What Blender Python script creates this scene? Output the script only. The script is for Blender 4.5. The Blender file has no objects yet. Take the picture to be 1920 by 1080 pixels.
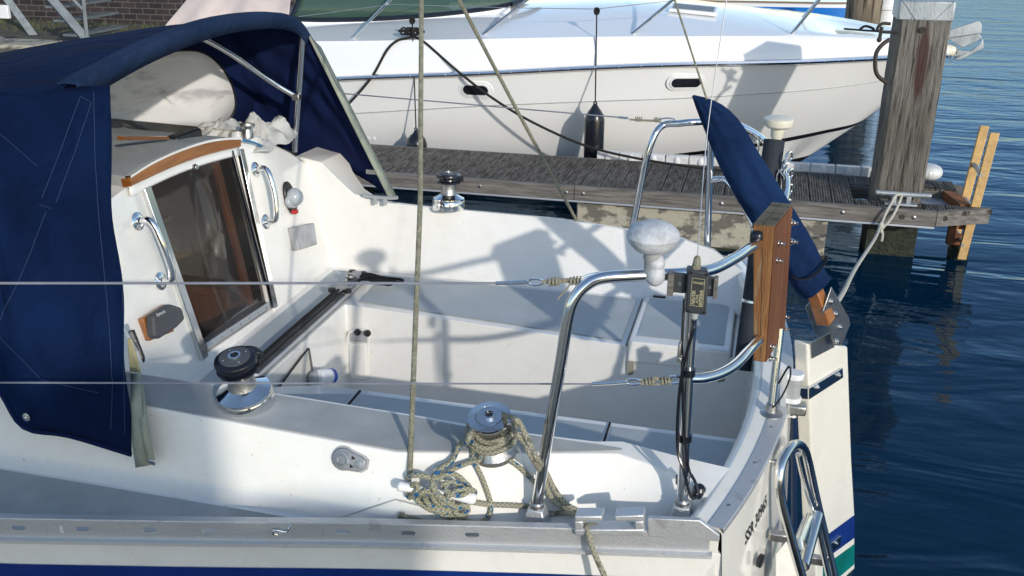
import bpy, math, random
from mathutils import Vector, Matrix
from mathutils.bvhtree import BVHTree
random.seed(7)
D=bpy.data; S=bpy.context.scene; COL=S.collection
V=Vector
# ---------------------------------------------------------------- camera model
F=1800.;PT=math.radians(22);TH=math.radians(14.6);HC=2.25
def ray(px,py):
    a=(px-960)/F;t=(py-540)/F
    fw=math.cos(PT)-t*math.sin(PT);dn=math.sin(PT)+t*math.cos(PT)
    c,s=math.cos(TH),math.sin(TH)
    return V((a*c-fw*s, a*s+fw*c, -dn))
CAM=V((0,0,HC))
def PZ(px,py,z): r=ray(px,py); return CAM+r*((z-HC)/r.z)
def PY(px,py,y): r=ray(px,py); return CAM+r*(y/r.y)
def PX(px,py,x): r=ray(px,py); return CAM+r*(x/r.x)
def PP(px,py,p,n): r=ray(px,py); p=V(p);n=V(n); return CAM+r*((p-CAM).dot(n)/r.dot(n))
# ---------------------------------------------------------------- materials
M={}
def mat(name,col,rough=.5,metal=0,var=.0,vscale=8,bump=0,bscale=60,col2=None,spec=.5,coat=0,stretch=(1,1,1),trans=0,alpha=1,emit=0,sheen=0,thr=None,bstretch=None,rvar=0,detail=6):
    m=D.materials.new(name);m.use_nodes=True;nt=m.node_tree;N=nt.nodes;L=nt.links
    b=N['Principled BSDF'];b.inputs['Roughness'].default_value=rough;b.inputs['Metallic'].default_value=metal
    b.inputs['Base Color'].default_value=(*col,1);b.inputs['Specular IOR Level'].default_value=spec
    b.inputs['Coat Weight'].default_value=coat;b.inputs['Transmission Weight'].default_value=trans;b.inputs['Alpha'].default_value=alpha
    b.inputs['Sheen Weight'].default_value=sheen
    tc=N.new('ShaderNodeTexCoord');mp=N.new('ShaderNodeMapping');mp.inputs['Scale'].default_value=stretch
    L.new(tc.outputs['Object'],mp.inputs['Vector'])
    if col2 is not None or var:
        n=N.new('ShaderNodeTexNoise');n.inputs['Scale'].default_value=vscale;n.inputs['Detail'].default_value=detail;n.inputs['Roughness'].default_value=.62
        L.new(mp.outputs[0],n.inputs['Vector'])
        cr=N.new('ShaderNodeValToRGB');lo,hi=thr or (.35,.65)
        cr.color_ramp.elements[0].position=lo;cr.color_ramp.elements[1].position=hi
        c2=col2 if col2 is not None else tuple(c*(1-var) for c in col)
        cr.color_ramp.elements[0].color=(*c2,1);cr.color_ramp.elements[1].color=(*col,1)
        L.new(n.outputs['Fac'],cr.inputs['Fac']);L.new(cr.outputs[0],b.inputs['Base Color'])
        if rvar:
            mr=N.new('ShaderNodeMapRange');mr.inputs['To Min'].default_value=rough+rvar;mr.inputs['To Max'].default_value=rough
            L.new(n.outputs['Fac'],mr.inputs['Value']);L.new(mr.outputs[0],b.inputs['Roughness'])
    if bump:
        n2=N.new('ShaderNodeTexNoise');n2.inputs['Scale'].default_value=bscale;n2.inputs['Detail'].default_value=4
        mp2=N.new('ShaderNodeMapping');mp2.inputs['Scale'].default_value=bstretch or stretch;L.new(tc.outputs['Object'],mp2.inputs['Vector'])
        L.new(mp2.outputs[0],n2.inputs['Vector'])
        bp=N.new('ShaderNodeBump');bp.inputs['Strength'].default_value=bump;bp.inputs['Distance'].default_value=.01
        L.new(n2.outputs['Fac'],bp.inputs['Height']);L.new(bp.outputs[0],b.inputs['Normal'])
    M[name]=m;return m
def gelcoat(name,col,dirt=(.52,.47,.36),amt=.5,rough=.17):
    """white moulding: faint mottling, specks and yellowish dirt in the low spots"""
    m=mat(name,col,rough,coat=.5);nt=m.node_tree;N=nt.nodes;L=nt.links;b=N['Principled BSDF']
    tc=N['Texture Coordinate']
    n=N.new('ShaderNodeTexNoise');n.inputs['Scale'].default_value=4;n.inputs['Detail'].default_value=9;n.inputs['Roughness'].default_value=.7;L.new(tc.outputs['Object'],n.inputs['Vector'])
    cr=N.new('ShaderNodeValToRGB');cr.color_ramp.elements[0].position=.48;cr.color_ramp.elements[1].position=.8
    cr.color_ramp.elements[0].color=(*col,1);d=[c*(1-amt)+e*amt for c,e in zip(col,dirt)];cr.color_ramp.elements[1].color=(*d,1);L.new(n.outputs['Fac'],cr.inputs['Fac'])
    n3=N.new('ShaderNodeTexNoise');n3.inputs['Scale'].default_value=90;n3.inputs['Detail'].default_value=3;L.new(tc.outputs['Object'],n3.inputs['Vector'])
    c3=N.new('ShaderNodeValToRGB');c3.color_ramp.elements[0].position=.24;c3.color_ramp.elements[1].position=.29;c3.color_ramp.elements[0].color=(.45,.4,.3,1);c3.color_ramp.elements[1].color=(1,1,1,1);L.new(n3.outputs['Fac'],c3.inputs['Fac'])
    mx=N.new('ShaderNodeMix');mx.data_type='RGBA';mx.blend_type='MULTIPLY';mx.inputs['Factor'].default_value=.7
    L.new(cr.outputs[0],mx.inputs['A']);L.new(c3.outputs[0],mx.inputs['B'])
    n4=N.new('ShaderNodeTexNoise');n4.inputs['Scale'].default_value=11;n4.inputs['Detail'].default_value=12;n4.inputs['Roughness'].default_value=.75;n4.inputs['Distortion'].default_value=1.2;L.new(tc.outputs['Object'],n4.inputs['Vector'])
    c4=N.new('ShaderNodeValToRGB');c4.color_ramp.elements[0].position=.40;c4.color_ramp.elements[1].position=.60;c4.color_ramp.elements[0].color=((.995,.995,.99,1) if 'motor' in name else (.965,.96,.945,1));c4.color_ramp.elements[1].color=(1,1,1,1);L.new(n4.outputs['Fac'],c4.inputs['Fac'])
    mx2=N.new('ShaderNodeMix');mx2.data_type='RGBA';mx2.blend_type='MULTIPLY';mx2.inputs['Factor'].default_value=1;L.new(mx.outputs['Result'],mx2.inputs['A']);L.new(c4.outputs[0],mx2.inputs['B']);L.new(mx2.outputs['Result'],b.inputs['Base Color'])
    mr=N.new('ShaderNodeMapRange');mr.inputs['From Min'].default_value=.3;mr.inputs['From Max'].default_value=.7;mr.inputs['To Min'].default_value=rough+.08;mr.inputs['To Max'].default_value=rough;L.new(n4.outputs['Fac'],mr.inputs['Value']);L.new(mr.outputs[0],b.inputs['Roughness'])
    n2=N.new('ShaderNodeTexNoise');n2.inputs['Scale'].default_value=5;L.new(tc.outputs['Object'],n2.inputs['Vector'])
    bp=N.new('ShaderNodeBump');bp.inputs['Strength'].default_value=.12;bp.inputs['Distance'].default_value=.01;L.new(n2.outputs['Fac'],bp.inputs['Height']);L.new(bp.outputs[0],b.inputs['Normal'])
gelcoat('gelcoat',(.83,.82,.785),amt=.22)
gelcoat('gelcoat_hull',(.80,.785,.73),amt=.25,rough=.15)
gelcoat('gelcoat_rudder',(.81,.79,.72),amt=.35,rough=.35)
gelcoat('gelcoat_motor',(.87,.87,.865),amt=.04,rough=.10)
mat('white_plastic',(.82,.83,.83),.3,var=.1)
mat('nonskid',(.49,.54,.56),.75,col2=(.43,.475,.49),vscale=6,bump=.3,bscale=900)
mat('nonskid_worn',(.46,.48,.48),.8,col2=(.35,.37,.37),vscale=7,bump=.5,bscale=800)
mat('blue_paint',(.01,.035,.20),.2,var=.2)
mat('teal_paint',(.0,.19,.17),.4,var=.4)
mat('black_paint',(.012,.012,.014),.35,var=.3)
mat('stainless',(.78,.78,.77),.10,1,var=.12,vscale=14,rvar=.15)
mat('chrome',(.83,.83,.83),.07,1,var=.1,vscale=20,rvar=.1)
mat('dull_steel',(.55,.54,.52),.32,1,var=.35,vscale=22,rvar=.2,bump=.15,bscale=120)
mat('aluminium',(.60,.61,.62),.42,.7,col2=(.40,.40,.40),thr=(.28,.40),vscale=16,bump=.12,bscale=150,rvar=.15)
mat('alu_dark',(.42,.43,.44),.45,.8,var=.4,vscale=16,bump=.2,bscale=100)
mat('galvanised',(.50,.53,.55),.5,.6,col2=(.33,.36,.38),vscale=14,bump=.2,bscale=80,stretch=(1,1,.4))
mat('black_plastic',(.02,.021,.023),.35,var=.3,bump=.1,bscale=90)
mat('grey_plastic',(.055,.06,.066),.42,var=.25)
mat('grey_cover',(.075,.08,.09),.6,var=.25,bump=.2,bscale=200)
mat('pale_cover',(.42,.43,.44),.6,var=.25,vscale=20)
mat('frosted',(.42,.46,.49),.25,var=.15)
mat('weathered_enamel',(.60,.62,.64),.55,col2=(.40,.41,.43),vscale=40,bump=.25,bscale=160)
mat('cream_plastic',(.72,.68,.56),.4,var=.12)
mat('clear_vinyl',(.95,.95,.95),.12,col2=(.60,.60,.62),vscale=3.2,bump=.35,bscale=5,thr=(.36,.44),stretch=(1,1,2.5))
mat('beige_lining',(.62,.60,.54),.8,var=.15)
mat('grey_strip',(.33,.35,.27),.8,col2=(.21,.23,.19),vscale=14,bump=.3)
mat('yellow_cloth',(.50,.49,.32),.9,col2=(.36,.35,.20),vscale=30,bump=.5)
mat('white_bag',(.58,.58,.56),.5,col2=(.36,.36,.33),vscale=9,bump=.3,bscale=30)
mat('beige_cover',(.66,.55,.50),.85,var=.1,bump=.6,bscale=3)
mat('smoked',(.055,.046,.04),.02,alpha=.38)
mat('green_glass',(.05,.10,.075),.05,alpha=.75)
mat('mahogany',(.22,.06,.022),.3,col2=(.13,.035,.014),vscale=5,stretch=(14,14,1.2),bump=.15)
mat('varnish',(.33,.125,.03),.25,col2=(.22,.075,.018),vscale=5,stretch=(3,1,10),coat=.6)
mat('cushion',(.30,.24,.17),.8,var=.2)
mat('interior',(.36,.34,.31),.6,var=.2)
mat('red_plastic',(.5,.02,.02),.4)
mat('bright_blue',(.01,.19,.42),.5,var=.1)
mat('blue_lid',(.02,.08,.45),.4)
mat('black_rubber',(.009,.011,.018),.25,var=.3,coat=.2)
mat('black_rope',(.015,.014,.013),.8,bump=.8,bscale=300)
mat('brown_hose',(.045,.032,.024),.5,var=.4)
mat('white_rope',(.62,.60,.52),.85,var=.2,vscale=60,bump=.8,bscale=300)
mat('old_rope',(.36,.35,.26),.9,col2=(.22,.21,.145),vscale=70,bump=1,bscale=260)
mat('wire',(.48,.48,.5),.35,.9,var=.2)
mat('wire_coated',(.30,.31,.36),.4,.3,var=.2)
mat('grey_tube',(.016,.021,.030),.75,spec=.25,col2=(.035,.042,.054),vscale=6,thr=(.3,.75))
mat('concrete',(.40,.37,.29),.9,col2=(.14,.13,.11),vscale=7,bump=.8,bscale=25,thr=(.45,.53),stretch=(1,1,1.6),detail=9)
mat('weed',(.02,.028,.012),.7,col2=(.008,.01,.006),vscale=20,bump=1,bscale=40)
mat('fascia_wood',(.22,.20,.18),.85,col2=(.09,.083,.073),vscale=3.5,stretch=(1.2,9,14),bump=.8,bscale=9)
mat('teak_bits',(.19,.115,.05),.8,col2=(.09,.05,.025),vscale=10)
mat('yellow_paint',(.66,.42,.16),.6,col2=(.48,.31,.13),vscale=14,bump=.4,bscale=40)
mat('rust',(.30,.11,.035),.8,col2=(.15,.06,.03),vscale=8)
mat('pile_dark_bolt',(.04,.035,.03),.6,.3)
mat('white_fender',(.72,.72,.72),.4,col2=(.55,.56,.57),vscale=14)
mat('sail_blue',(.004,.16,.55),.3)
mat('brown_rail',(.22,.13,.08),.6)
mat('skin_white',(.8,.8,.8),.4)
mat('grass',(.12,.13,.05),.9,var=.4,vscale=3)
mat('recess_shade',(.30,.28,.23),.9,var=.3)  # beige darkened to stand in for shade inside the hand notches
mat('galvanised_shaded',(.22,.25,.27),.6,.4,col2=(.14,.16,.17),vscale=10)  # galvanised steel with the shade on the stairs put into its colour
mat('navy_gloss',(.006,.02,.06),.3)
mat('mud',(.12,.115,.09),.9,var=.4,bump=.6,bscale=8)
mat('gold_text',(.62,.58,.36),.5)
mat('label_dark',(.045,.047,.045),.3)
mat('black_text',(.015,.015,.02),.5)
mat('white_text',(.8,.8,.8),.5)
mat('seam',(.022,.045,.11),.9)
mat('interior_wood',(.36,.12,.045),.35,col2=(.22,.07,.025),vscale=5,stretch=(8,8,1))
mat('shelf_beige',(.5,.47,.4),.7)
mat('dark_gap',(.02,.02,.02),.9)
mat('fitting_grey',(.33,.34,.36),.4,.3,var=.2)
mat('sticker',(.62,.63,.65),.4)
m=M['clear_vinyl'];nt=m.node_tree;N=nt.nodes;L=nt.links;b=N['Principled BSDF'];tl=N.new('ShaderNodeBsdfTranslucent');tl.inputs[0].default_value=(.85,.85,.84,1);tr=N.new('ShaderNodeBsdfTransparent');tr.inputs[0].default_value=(.8,.8,.8,1)
m1=N.new('ShaderNodeMixShader');m1.inputs[0].default_value=.5;m2=N.new('ShaderNodeMixShader');m2.inputs[0].default_value=.25
L.new(tl.outputs[0],m1.inputs[1]);L.new(tr.outputs[0],m1.inputs[2]);L.new(b.outputs[0],m2.inputs[1]);L.new(m1.outputs[0],m2.inputs[2]);L.new(m2.outputs[0],N['Material Output'].inputs[0])
# canvas with weave
def canvas(name,c1,c2,wr=.3):
    m=mat(name,c1,.9,sheen=0,spec=.1);nt=m.node_tree;N=nt.nodes;L=nt.links;b=N['Principled BSDF'];tc=N['Texture Coordinate']
    n=N.new('ShaderNodeTexNoise');n.inputs['Scale'].default_value=3.5;n.inputs['Detail'].default_value=8;L.new(tc.outputs['Object'],n.inputs['Vector'])
    cr=N.new('ShaderNodeValToRGB');cr.color_ramp.elements[0].position=.38;cr.color_ramp.elements[1].position=.66;cr.color_ramp.elements[0].color=(*c2,1);cr.color_ramp.elements[1].color=(*c1,1)
    L.new(n.outputs['Fac'],cr.inputs['Fac']);L.new(cr.outputs[0],b.inputs['Base Color'])
    n2=N.new('ShaderNodeTexNoise');n2.inputs['Scale'].default_value=5.5;n2.inputs['Detail'].default_value=3;n2.inputs['Distortion'].default_value=.6;L.new(tc.outputs['Object'],n2.inputs['Vector'])
    n3=N.new('ShaderNodeTexNoise');n3.inputs['Scale'].default_value=600;L.new(tc.outputs['Object'],n3.inputs['Vector'])
    b1=N.new('ShaderNodeBump');b1.inputs['Strength'].default_value=wr;b1.inputs['Distance'].default_value=.05;L.new(n2.outputs['Fac'],b1.inputs['Height'])
    b2=N.new('ShaderNodeBump');b2.inputs['Strength'].default_value=.3;b2.inputs['Distance'].default_value=.002;L.new(n3.outputs['Fac'],b2.inputs['Height']);L.new(b1.outputs[0],b2.inputs['Normal']);L.new(b2.outputs[0],b.inputs['Normal'])
canvas('navy_canvas',(.0028,.014,.056),(.0018,.008,.034),.9)
canvas('navy_canvas_light',(.018,.036,.085),(.010,.024,.062),.6)
canvas('navy_inside',(.006,.014,.06),(.005,.011,.048))
canvas('tiller_canvas',(.009,.028,.088),(.005,.015,.052),1.0)
# braided rope, uses UV (u = metres along, v = around)
def braid(name,base,fleck,edge):
    m=D.materials.new(name);m.use_nodes=True;nt=m.node_tree;N=nt.nodes;L=nt.links;b=N['Principled BSDF'];b.inputs['Roughness'].default_value=.85
    uv=N.new('ShaderNodeUVMap');mp=N.new('ShaderNodeMapping');mp.inputs['Scale'].default_value=(170,6,1);mp.inputs['Rotation'].default_value=(0,0,0)
    L.new(uv.outputs[0],mp.inputs['Vector'])
    w1=N.new('ShaderNodeTexWave');w1.wave_type='BANDS';w1.bands_direction='DIAGONAL';w1.inputs['Scale'].default_value=.35;L.new(mp.outputs[0],w1.inputs['Vector'])
    mp2=N.new('ShaderNodeMapping');mp2.inputs['Scale'].default_value=(170,-6,1);L.new(uv.outputs[0],mp2.inputs['Vector'])
    w2=N.new('ShaderNodeTexWave');w2.wave_type='BANDS';w2.bands_direction='DIAGONAL';w2.inputs['Scale'].default_value=.35;L.new(mp2.outputs[0],w2.inputs['Vector'])
    mul=N.new('ShaderNodeMath');mul.operation='MULTIPLY';L.new(w1.outputs['Fac'],mul.inputs[0]);L.new(w2.outputs['Fac'],mul.inputs[1])
    cr=N.new('ShaderNodeValToRGB');cr.color_ramp.elements[0].position=.0;cr.color_ramp.elements[1].position=.35
    cr.color_ramp.elements[0].color=(*edge,1);cr.color_ramp.elements[1].color=(*base,1);L.new(mul.outputs[0],cr.inputs['Fac'])
    mp3=N.new('ShaderNodeMapping');mp3.inputs['Scale'].default_value=(26,1.4,1);L.new(uv.outputs[0],mp3.inputs['Vector'])
    n=N.new('ShaderNodeTexNoise');n.inputs['Scale'].default_value=1.6;n.inputs['Detail'].default_value=1;L.new(mp3.outputs[0],n.inputs['Vector'])
    c3=N.new('ShaderNodeValToRGB');c3.color_ramp.elements[0].position=(.575 if 'blue' in name else .62);c3.color_ramp.elements[1].position=(.60 if 'blue' in name else .66);c3.color_ramp.elements[0].color=(0,0,0,1);L.new(n.outputs['Fac'],c3.inputs['Fac'])
    mx=N.new('ShaderNodeMix');mx.data_type='RGBA';L.new(c3.outputs[0],mx.inputs['Factor']);L.new(cr.outputs[0],mx.inputs['A']);mx.inputs['B'].default_value=(*fleck,1)
    L.new(mx.outputs['Result'],b.inputs['Base Color'])
    bp=N.new('ShaderNodeBump');bp.inputs['Strength'].default_value=.8;bp.inputs['Distance'].default_value=.0015;L.new(mul.outputs[0],bp.inputs['Height']);L.new(bp.outputs[0],b.inputs['Normal'])
    M[name]=m
braid('braid_blue',(.38,.37,.28),(.01,.10,.24),(.19,.185,.12))
braid('braid_plain',(.36,.34,.26),(.14,.13,.10),(.21,.20,.145))
# pale weathered wood with long cracks
def oldwood(name,c1,c2,c3,stretch,stain=None):
    m=D.materials.new(name);m.use_nodes=True;nt=m.node_tree;N=nt.nodes;L=nt.links;b=N['Principled BSDF'];b.inputs['Roughness'].default_value=.9
    tc=N.new('ShaderNodeTexCoord');mp=N.new('ShaderNodeMapping');mp.inputs['Scale'].default_value=stretch;L.new(tc.outputs['Object'],mp.inputs['Vector'])
    n=N.new('ShaderNodeTexNoise');n.inputs['Scale'].default_value=6;n.inputs['Detail'].default_value=9;n.inputs['Roughness'].default_value=.7;L.new(mp.outputs[0],n.inputs['Vector'])
    cr=N.new('ShaderNodeValToRGB');e=cr.color_ramp.elements;e[0].position=.36;e[0].color=(*c3,1);e[1].position=.66;e[1].color=(*c1,1);x=e.new(.47);x.color=(*c2,1);L.new(n.outputs['Fac'],cr.inputs['Fac'])
    out=cr.outputs[0]
    n2=N.new('ShaderNodeTexNoise');n2.inputs['Scale'].default_value=1.6;n2.inputs['Detail'].default_value=5;L.new(tc.outputs['Object'],n2.inputs['Vector'])
    c2r=N.new('ShaderNodeValToRGB');c2r.color_ramp.elements[0].position=.35;c2r.color_ramp.elements[1].position=.7;c2r.color_ramp.elements[0].color=(.62,.6,.55,1);c2r.color_ramp.elements[1].color=(1.1,1.08,1.05,1);L.new(n2.outputs['Fac'],c2r.inputs['Fac'])
    mx=N.new('ShaderNodeMix');mx.data_type='RGBA';mx.blend_type='MULTIPLY';mx.inputs['Factor'].default_value=1;L.new(out,mx.inputs['A']);L.new(c2r.outputs[0],mx.inputs['B']);out=mx.outputs['Result']
    if stain:
        # reddish run of rust below a bolt: a blob stretched along z
        mp4=N.new('ShaderNodeMapping');mp4.inputs['Location'].default_value=tuple(-a*b_ for a,b_ in zip(stain[0],stain[1]));mp4.inputs['Scale'].default_value=stain[1];L.new(tc.outputs['Object'],mp4.inputs['Vector'])
        ln=N.new('ShaderNodeVectorMath');ln.operation='LENGTH';L.new(mp4.outputs[0],ln.inputs[0])
        ad=N.new('ShaderNodeMath');ad.operation='ADD';L.new(ln.outputs['Value'],ad.inputs[0]);L.new(n.outputs['Fac'],ad.inputs[1])
        mr=N.new('ShaderNodeMapRange');mr.inputs['From Min'].default_value=1.1;mr.inputs['From Max'].default_value=1.5;mr.inputs['To Min'].default_value=.85;mr.inputs['To Max'].default_value=0;L.new(ad.outputs[0],mr.inputs['Value'])
        m2=N.new('ShaderNodeMix');m2.data_type='RGBA';L.new(mr.outputs[0],m2.inputs['Factor']);L.new(out,m2.inputs['A']);m2.inputs['B'].default_value=(.06,.022,.018,1);out=m2.outputs['Result']
    L.new(out,b.inputs['Base Color'])
    bp=N.new('ShaderNodeBump');bp.inputs['Strength'].default_value=1;bp.inputs['Distance'].default_value=.02;L.new(n.outputs['Fac'],bp.inputs['Height']);L.new(bp.outputs[0],b.inputs['Normal'])
    M[name]=m
oldwood('pile_wood',(.31,.295,.27),(.175,.165,.15),(.03,.027,.024),(11,11,.6),((.02,-.17,1.30),(20,3,3.6)))
oldwood('far_pile_wood',(.34,.29,.22),(.2,.16,.12),(.04,.03,.025),(4,4,.4))
oldwood('board_edge',(.50,.27,.11),(.36,.15,.05),(.50,.38,.24),(7,7,.7))
oldwood('board_top',(.27,.25,.19),(.2,.18,.13),(.08,.07,.05),(2,6,6))
oldwood('board_face',(.34,.135,.055),(.27,.095,.038),(.17,.06,.024),(3,14,.6))
# grooved deck planks
def deckwood():
    m=D.materials.new('deck_planks');m.use_nodes=True;nt=m.node_tree;N=nt.nodes;L=nt.links;b=N['Principled BSDF'];b.inputs['Roughness'].default_value=.85
    tc=N.new('ShaderNodeTexCoord')
    mp=N.new('ShaderNodeMapping');mp.inputs['Scale'].default_value=(6,1,1);L.new(tc.outputs['Object'],mp.inputs['Vector'])
    n=N.new('ShaderNodeTexNoise');n.inputs['Scale'].default_value=9;n.inputs['Detail'].default_value=8;n.inputs['Roughness'].default_value=.75;L.new(mp.outputs[0],n.inputs['Vector'])
    cr=N.new('ShaderNodeValToRGB');e=cr.color_ramp.elements;e[0].position=.40;e[0].color=(.03,.027,.023,1);e[1].position=.64;e[1].color=(.20,.185,.165,1);L.new(n.outputs['Fac'],cr.inputs['Fac'])
    L.new(cr.outputs[0],b.inputs['Base Color'])
    bp=N.new('ShaderNodeBump');bp.inputs['Strength'].default_value=.7;bp.inputs['Distance'].default_value=.01;L.new(n.outputs['Fac'],bp.inputs['Height']);L.new(bp.outputs[0],b.inputs['Normal'])
    M['deck_planks']=m
deckwood()
# brick
def brick():
    m=D.materials.new('brick');m.use_nodes=True;nt=m.node_tree;N=nt.nodes;L=nt.links;b=N['Principled BSDF'];b.inputs['Roughness'].default_value=.9
    tc=N.new('ShaderNodeTexCoord');sp=N.new('ShaderNodeSeparateXYZ');cb=N.new('ShaderNodeCombineXYZ');L.new(tc.outputs['Object'],sp.inputs[0]);L.new(sp.outputs['X'],cb.inputs['X']);L.new(sp.outputs['Z'],cb.inputs['Y'])
    t=N.new('ShaderNodeTexBrick');t.inputs['Scale'].default_value=1;t.inputs['Brick Width'].default_value=.23;t.inputs['Row Height'].default_value=.085;t.inputs['Mortar Size'].default_value=.008
    t.inputs['Color1'].default_value=(.020,.016,.018,1);t.inputs['Color2'].default_value=(.045,.032,.033,1);t.inputs['Mortar'].default_value=(.11,.10,.09,1);L.new(cb.outputs[0],t.inputs['Vector'])
    n=N.new('ShaderNodeTexNoise');n.inputs['Scale'].default_value=3;n.inputs['Detail'].default_value=8;L.new(tc.outputs['Object'],n.inputs['Vector'])
    mx=N.new('ShaderNodeMix');mx.data_type='RGBA';mx.blend_type='OVERLAY';mx.inputs['Factor'].default_value=.8;L.new(t.outputs['Color'],mx.inputs['A']);L.new(n.outputs['Color'],mx.inputs['B'])
    cg=N.new('ShaderNodeRGBToBW');L.new(n.outputs['Color'],cg.inputs[0]);L.new(cg.outputs[0],mx.inputs['B'])
    L.new(mx.outputs['Result'],b.inputs['Base Color'])
    bp=N.new('ShaderNodeBump');bp.inputs['Strength'].default_value=.8;bp.inputs['Distance'].default_value=.02;bp.invert=True;L.new(t.outputs['Fac'],bp.inputs['Height']);L.new(bp.outputs[0],b.inputs['Normal'])
    M['brick']=m
brick()
def water():
    m=D.materials.new('water');m.use_nodes=True;nt=m.node_tree;N=nt.nodes;L=nt.links;b=N['Principled BSDF']
    b.inputs['Base Color'].default_value=(.0007,.017,.040,1);b.inputs['Specular Tint'].default_value=(.50,.72,1,1);b.inputs['Roughness'].default_value=.05;b.inputs['IOR'].default_value=1.33;b.inputs['Specular IOR Level'].default_value=.5
    tc=N.new('ShaderNodeTexCoord')
    def noise(sc,st,det,dist=0):
        mp=N.new('ShaderNodeMapping');mp.inputs['Scale'].default_value=st;mp.inputs['Rotation'].default_value=(0,0,math.radians(-12));L.new(tc.outputs['Object'],mp.inputs['Vector'])
        n=N.new('ShaderNodeTexNoise');n.inputs['Scale'].default_value=sc;n.inputs['Detail'].default_value=det;n.inputs['Distortion'].default_value=dist;L.new(mp.outputs[0],n.inputs['Vector']);return n.outputs['Fac']
    a=noise(1.1,(.6,1.7,1),3,.8);c=noise(7,(.6,1.6,1),3,.3);e=noise(26,(.7,1.3,1),2,.2)
    # open water beyond the pontoon is ruffled by the breeze, the water between the boats is calm
    sp=N.new('ShaderNodeSeparateXYZ');L.new(tc.outputs['Object'],sp.inputs[0]);mr=N.new('ShaderNodeMapRange');mr.inputs['From Min'].default_value=5;mr.inputs['From Max'].default_value=13;mr.inputs['To Min'].default_value=.12;mr.inputs['To Max'].default_value=1;L.new(sp.outputs['Y'],mr.inputs['Value'])
    prev=None
    for h,d,k in((a,.034,0),(c,.008,.35),(e,.0018,1)):
        b1=N.new('ShaderNodeBump');b1.inputs['Distance'].default_value=d
        if k:
            ml=N.new('ShaderNodeMath');ml.operation='MAXIMUM';ml.inputs[1].default_value=.45 if k<1 else .1;L.new(mr.outputs[0],ml.inputs[0]);L.new(ml.outputs[0],b1.inputs['Strength'])
        L.new(h,b1.inputs['Height'])
        if prev: L.new(prev.outputs[0],b1.inputs['Normal'])
        prev=b1
    L.new(prev.outputs[0],b.inputs['Normal']);b.inputs['Specular IOR Level'].default_value=0
    gl=N.new('ShaderNodeBsdfGlossy');gl.inputs['Color'].default_value=(.52,.74,1,1);gl.inputs['Roughness'].default_value=.04;L.new(prev.outputs[0],gl.inputs['Normal'])
    fr=N.new('ShaderNodeFresnel');fr.inputs['IOR'].default_value=1.33;L.new(prev.outputs[0],fr.inputs['Normal'])
    mn=N.new('ShaderNodeMath');mn.operation='MINIMUM';mn.inputs[1].default_value=.42;L.new(fr.outputs[0],mn.inputs[0])
    ms=N.new('ShaderNodeMixShader');L.new(mn.outputs[0],ms.inputs[0]);L.new(b.outputs[0],ms.inputs[1]);L.new(gl.outputs[0],ms.inputs[2]);L.new(ms.outputs[0],N['Material Output'].inputs[0])
    M['water']=m
water()
# ---------------------------------------------------------------- mesh helpers
ORG={}
def lerp(a,b,t): return a+(b-a)*t
def interp(tab,x):
    if x<=tab[0][0]: return tab[0][1]
    for (a,va),(b,vb) in zip(tab,tab[1:]):
        if x<=b: return va+(vb-va)*(x-a)/(b-a)
    return tab[-1][1]
def spline(pts,n=6,closed=False):
    pts=[V(p) for p in pts]
    if len(pts)<3 and not closed: return [lerp(pts[0],pts[1],i/n) for i in range(n+1)]
    out=[];N=len(pts);R=N if closed else N-1
    for i in range(R):
        if closed: p0,p1,p2,p3=pts[i-1],pts[i],pts[(i+1)%N],pts[(i+2)%N]
        else:
            p1,p2=pts[i],pts[i+1];p0=pts[i-1] if i else p1*2-p2;p3=pts[i+2] if i+2<N else p2*2-p1
        for k in range(n):
            t=k/n;out.append(.5*((2*p1)+(p2-p0)*t+(2*p0-5*p1+4*p2-p3)*t*t+(3*p1-p0-3*p2+p3)*t**3))
    if not closed: out.append(pts[-1])
    return out
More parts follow.
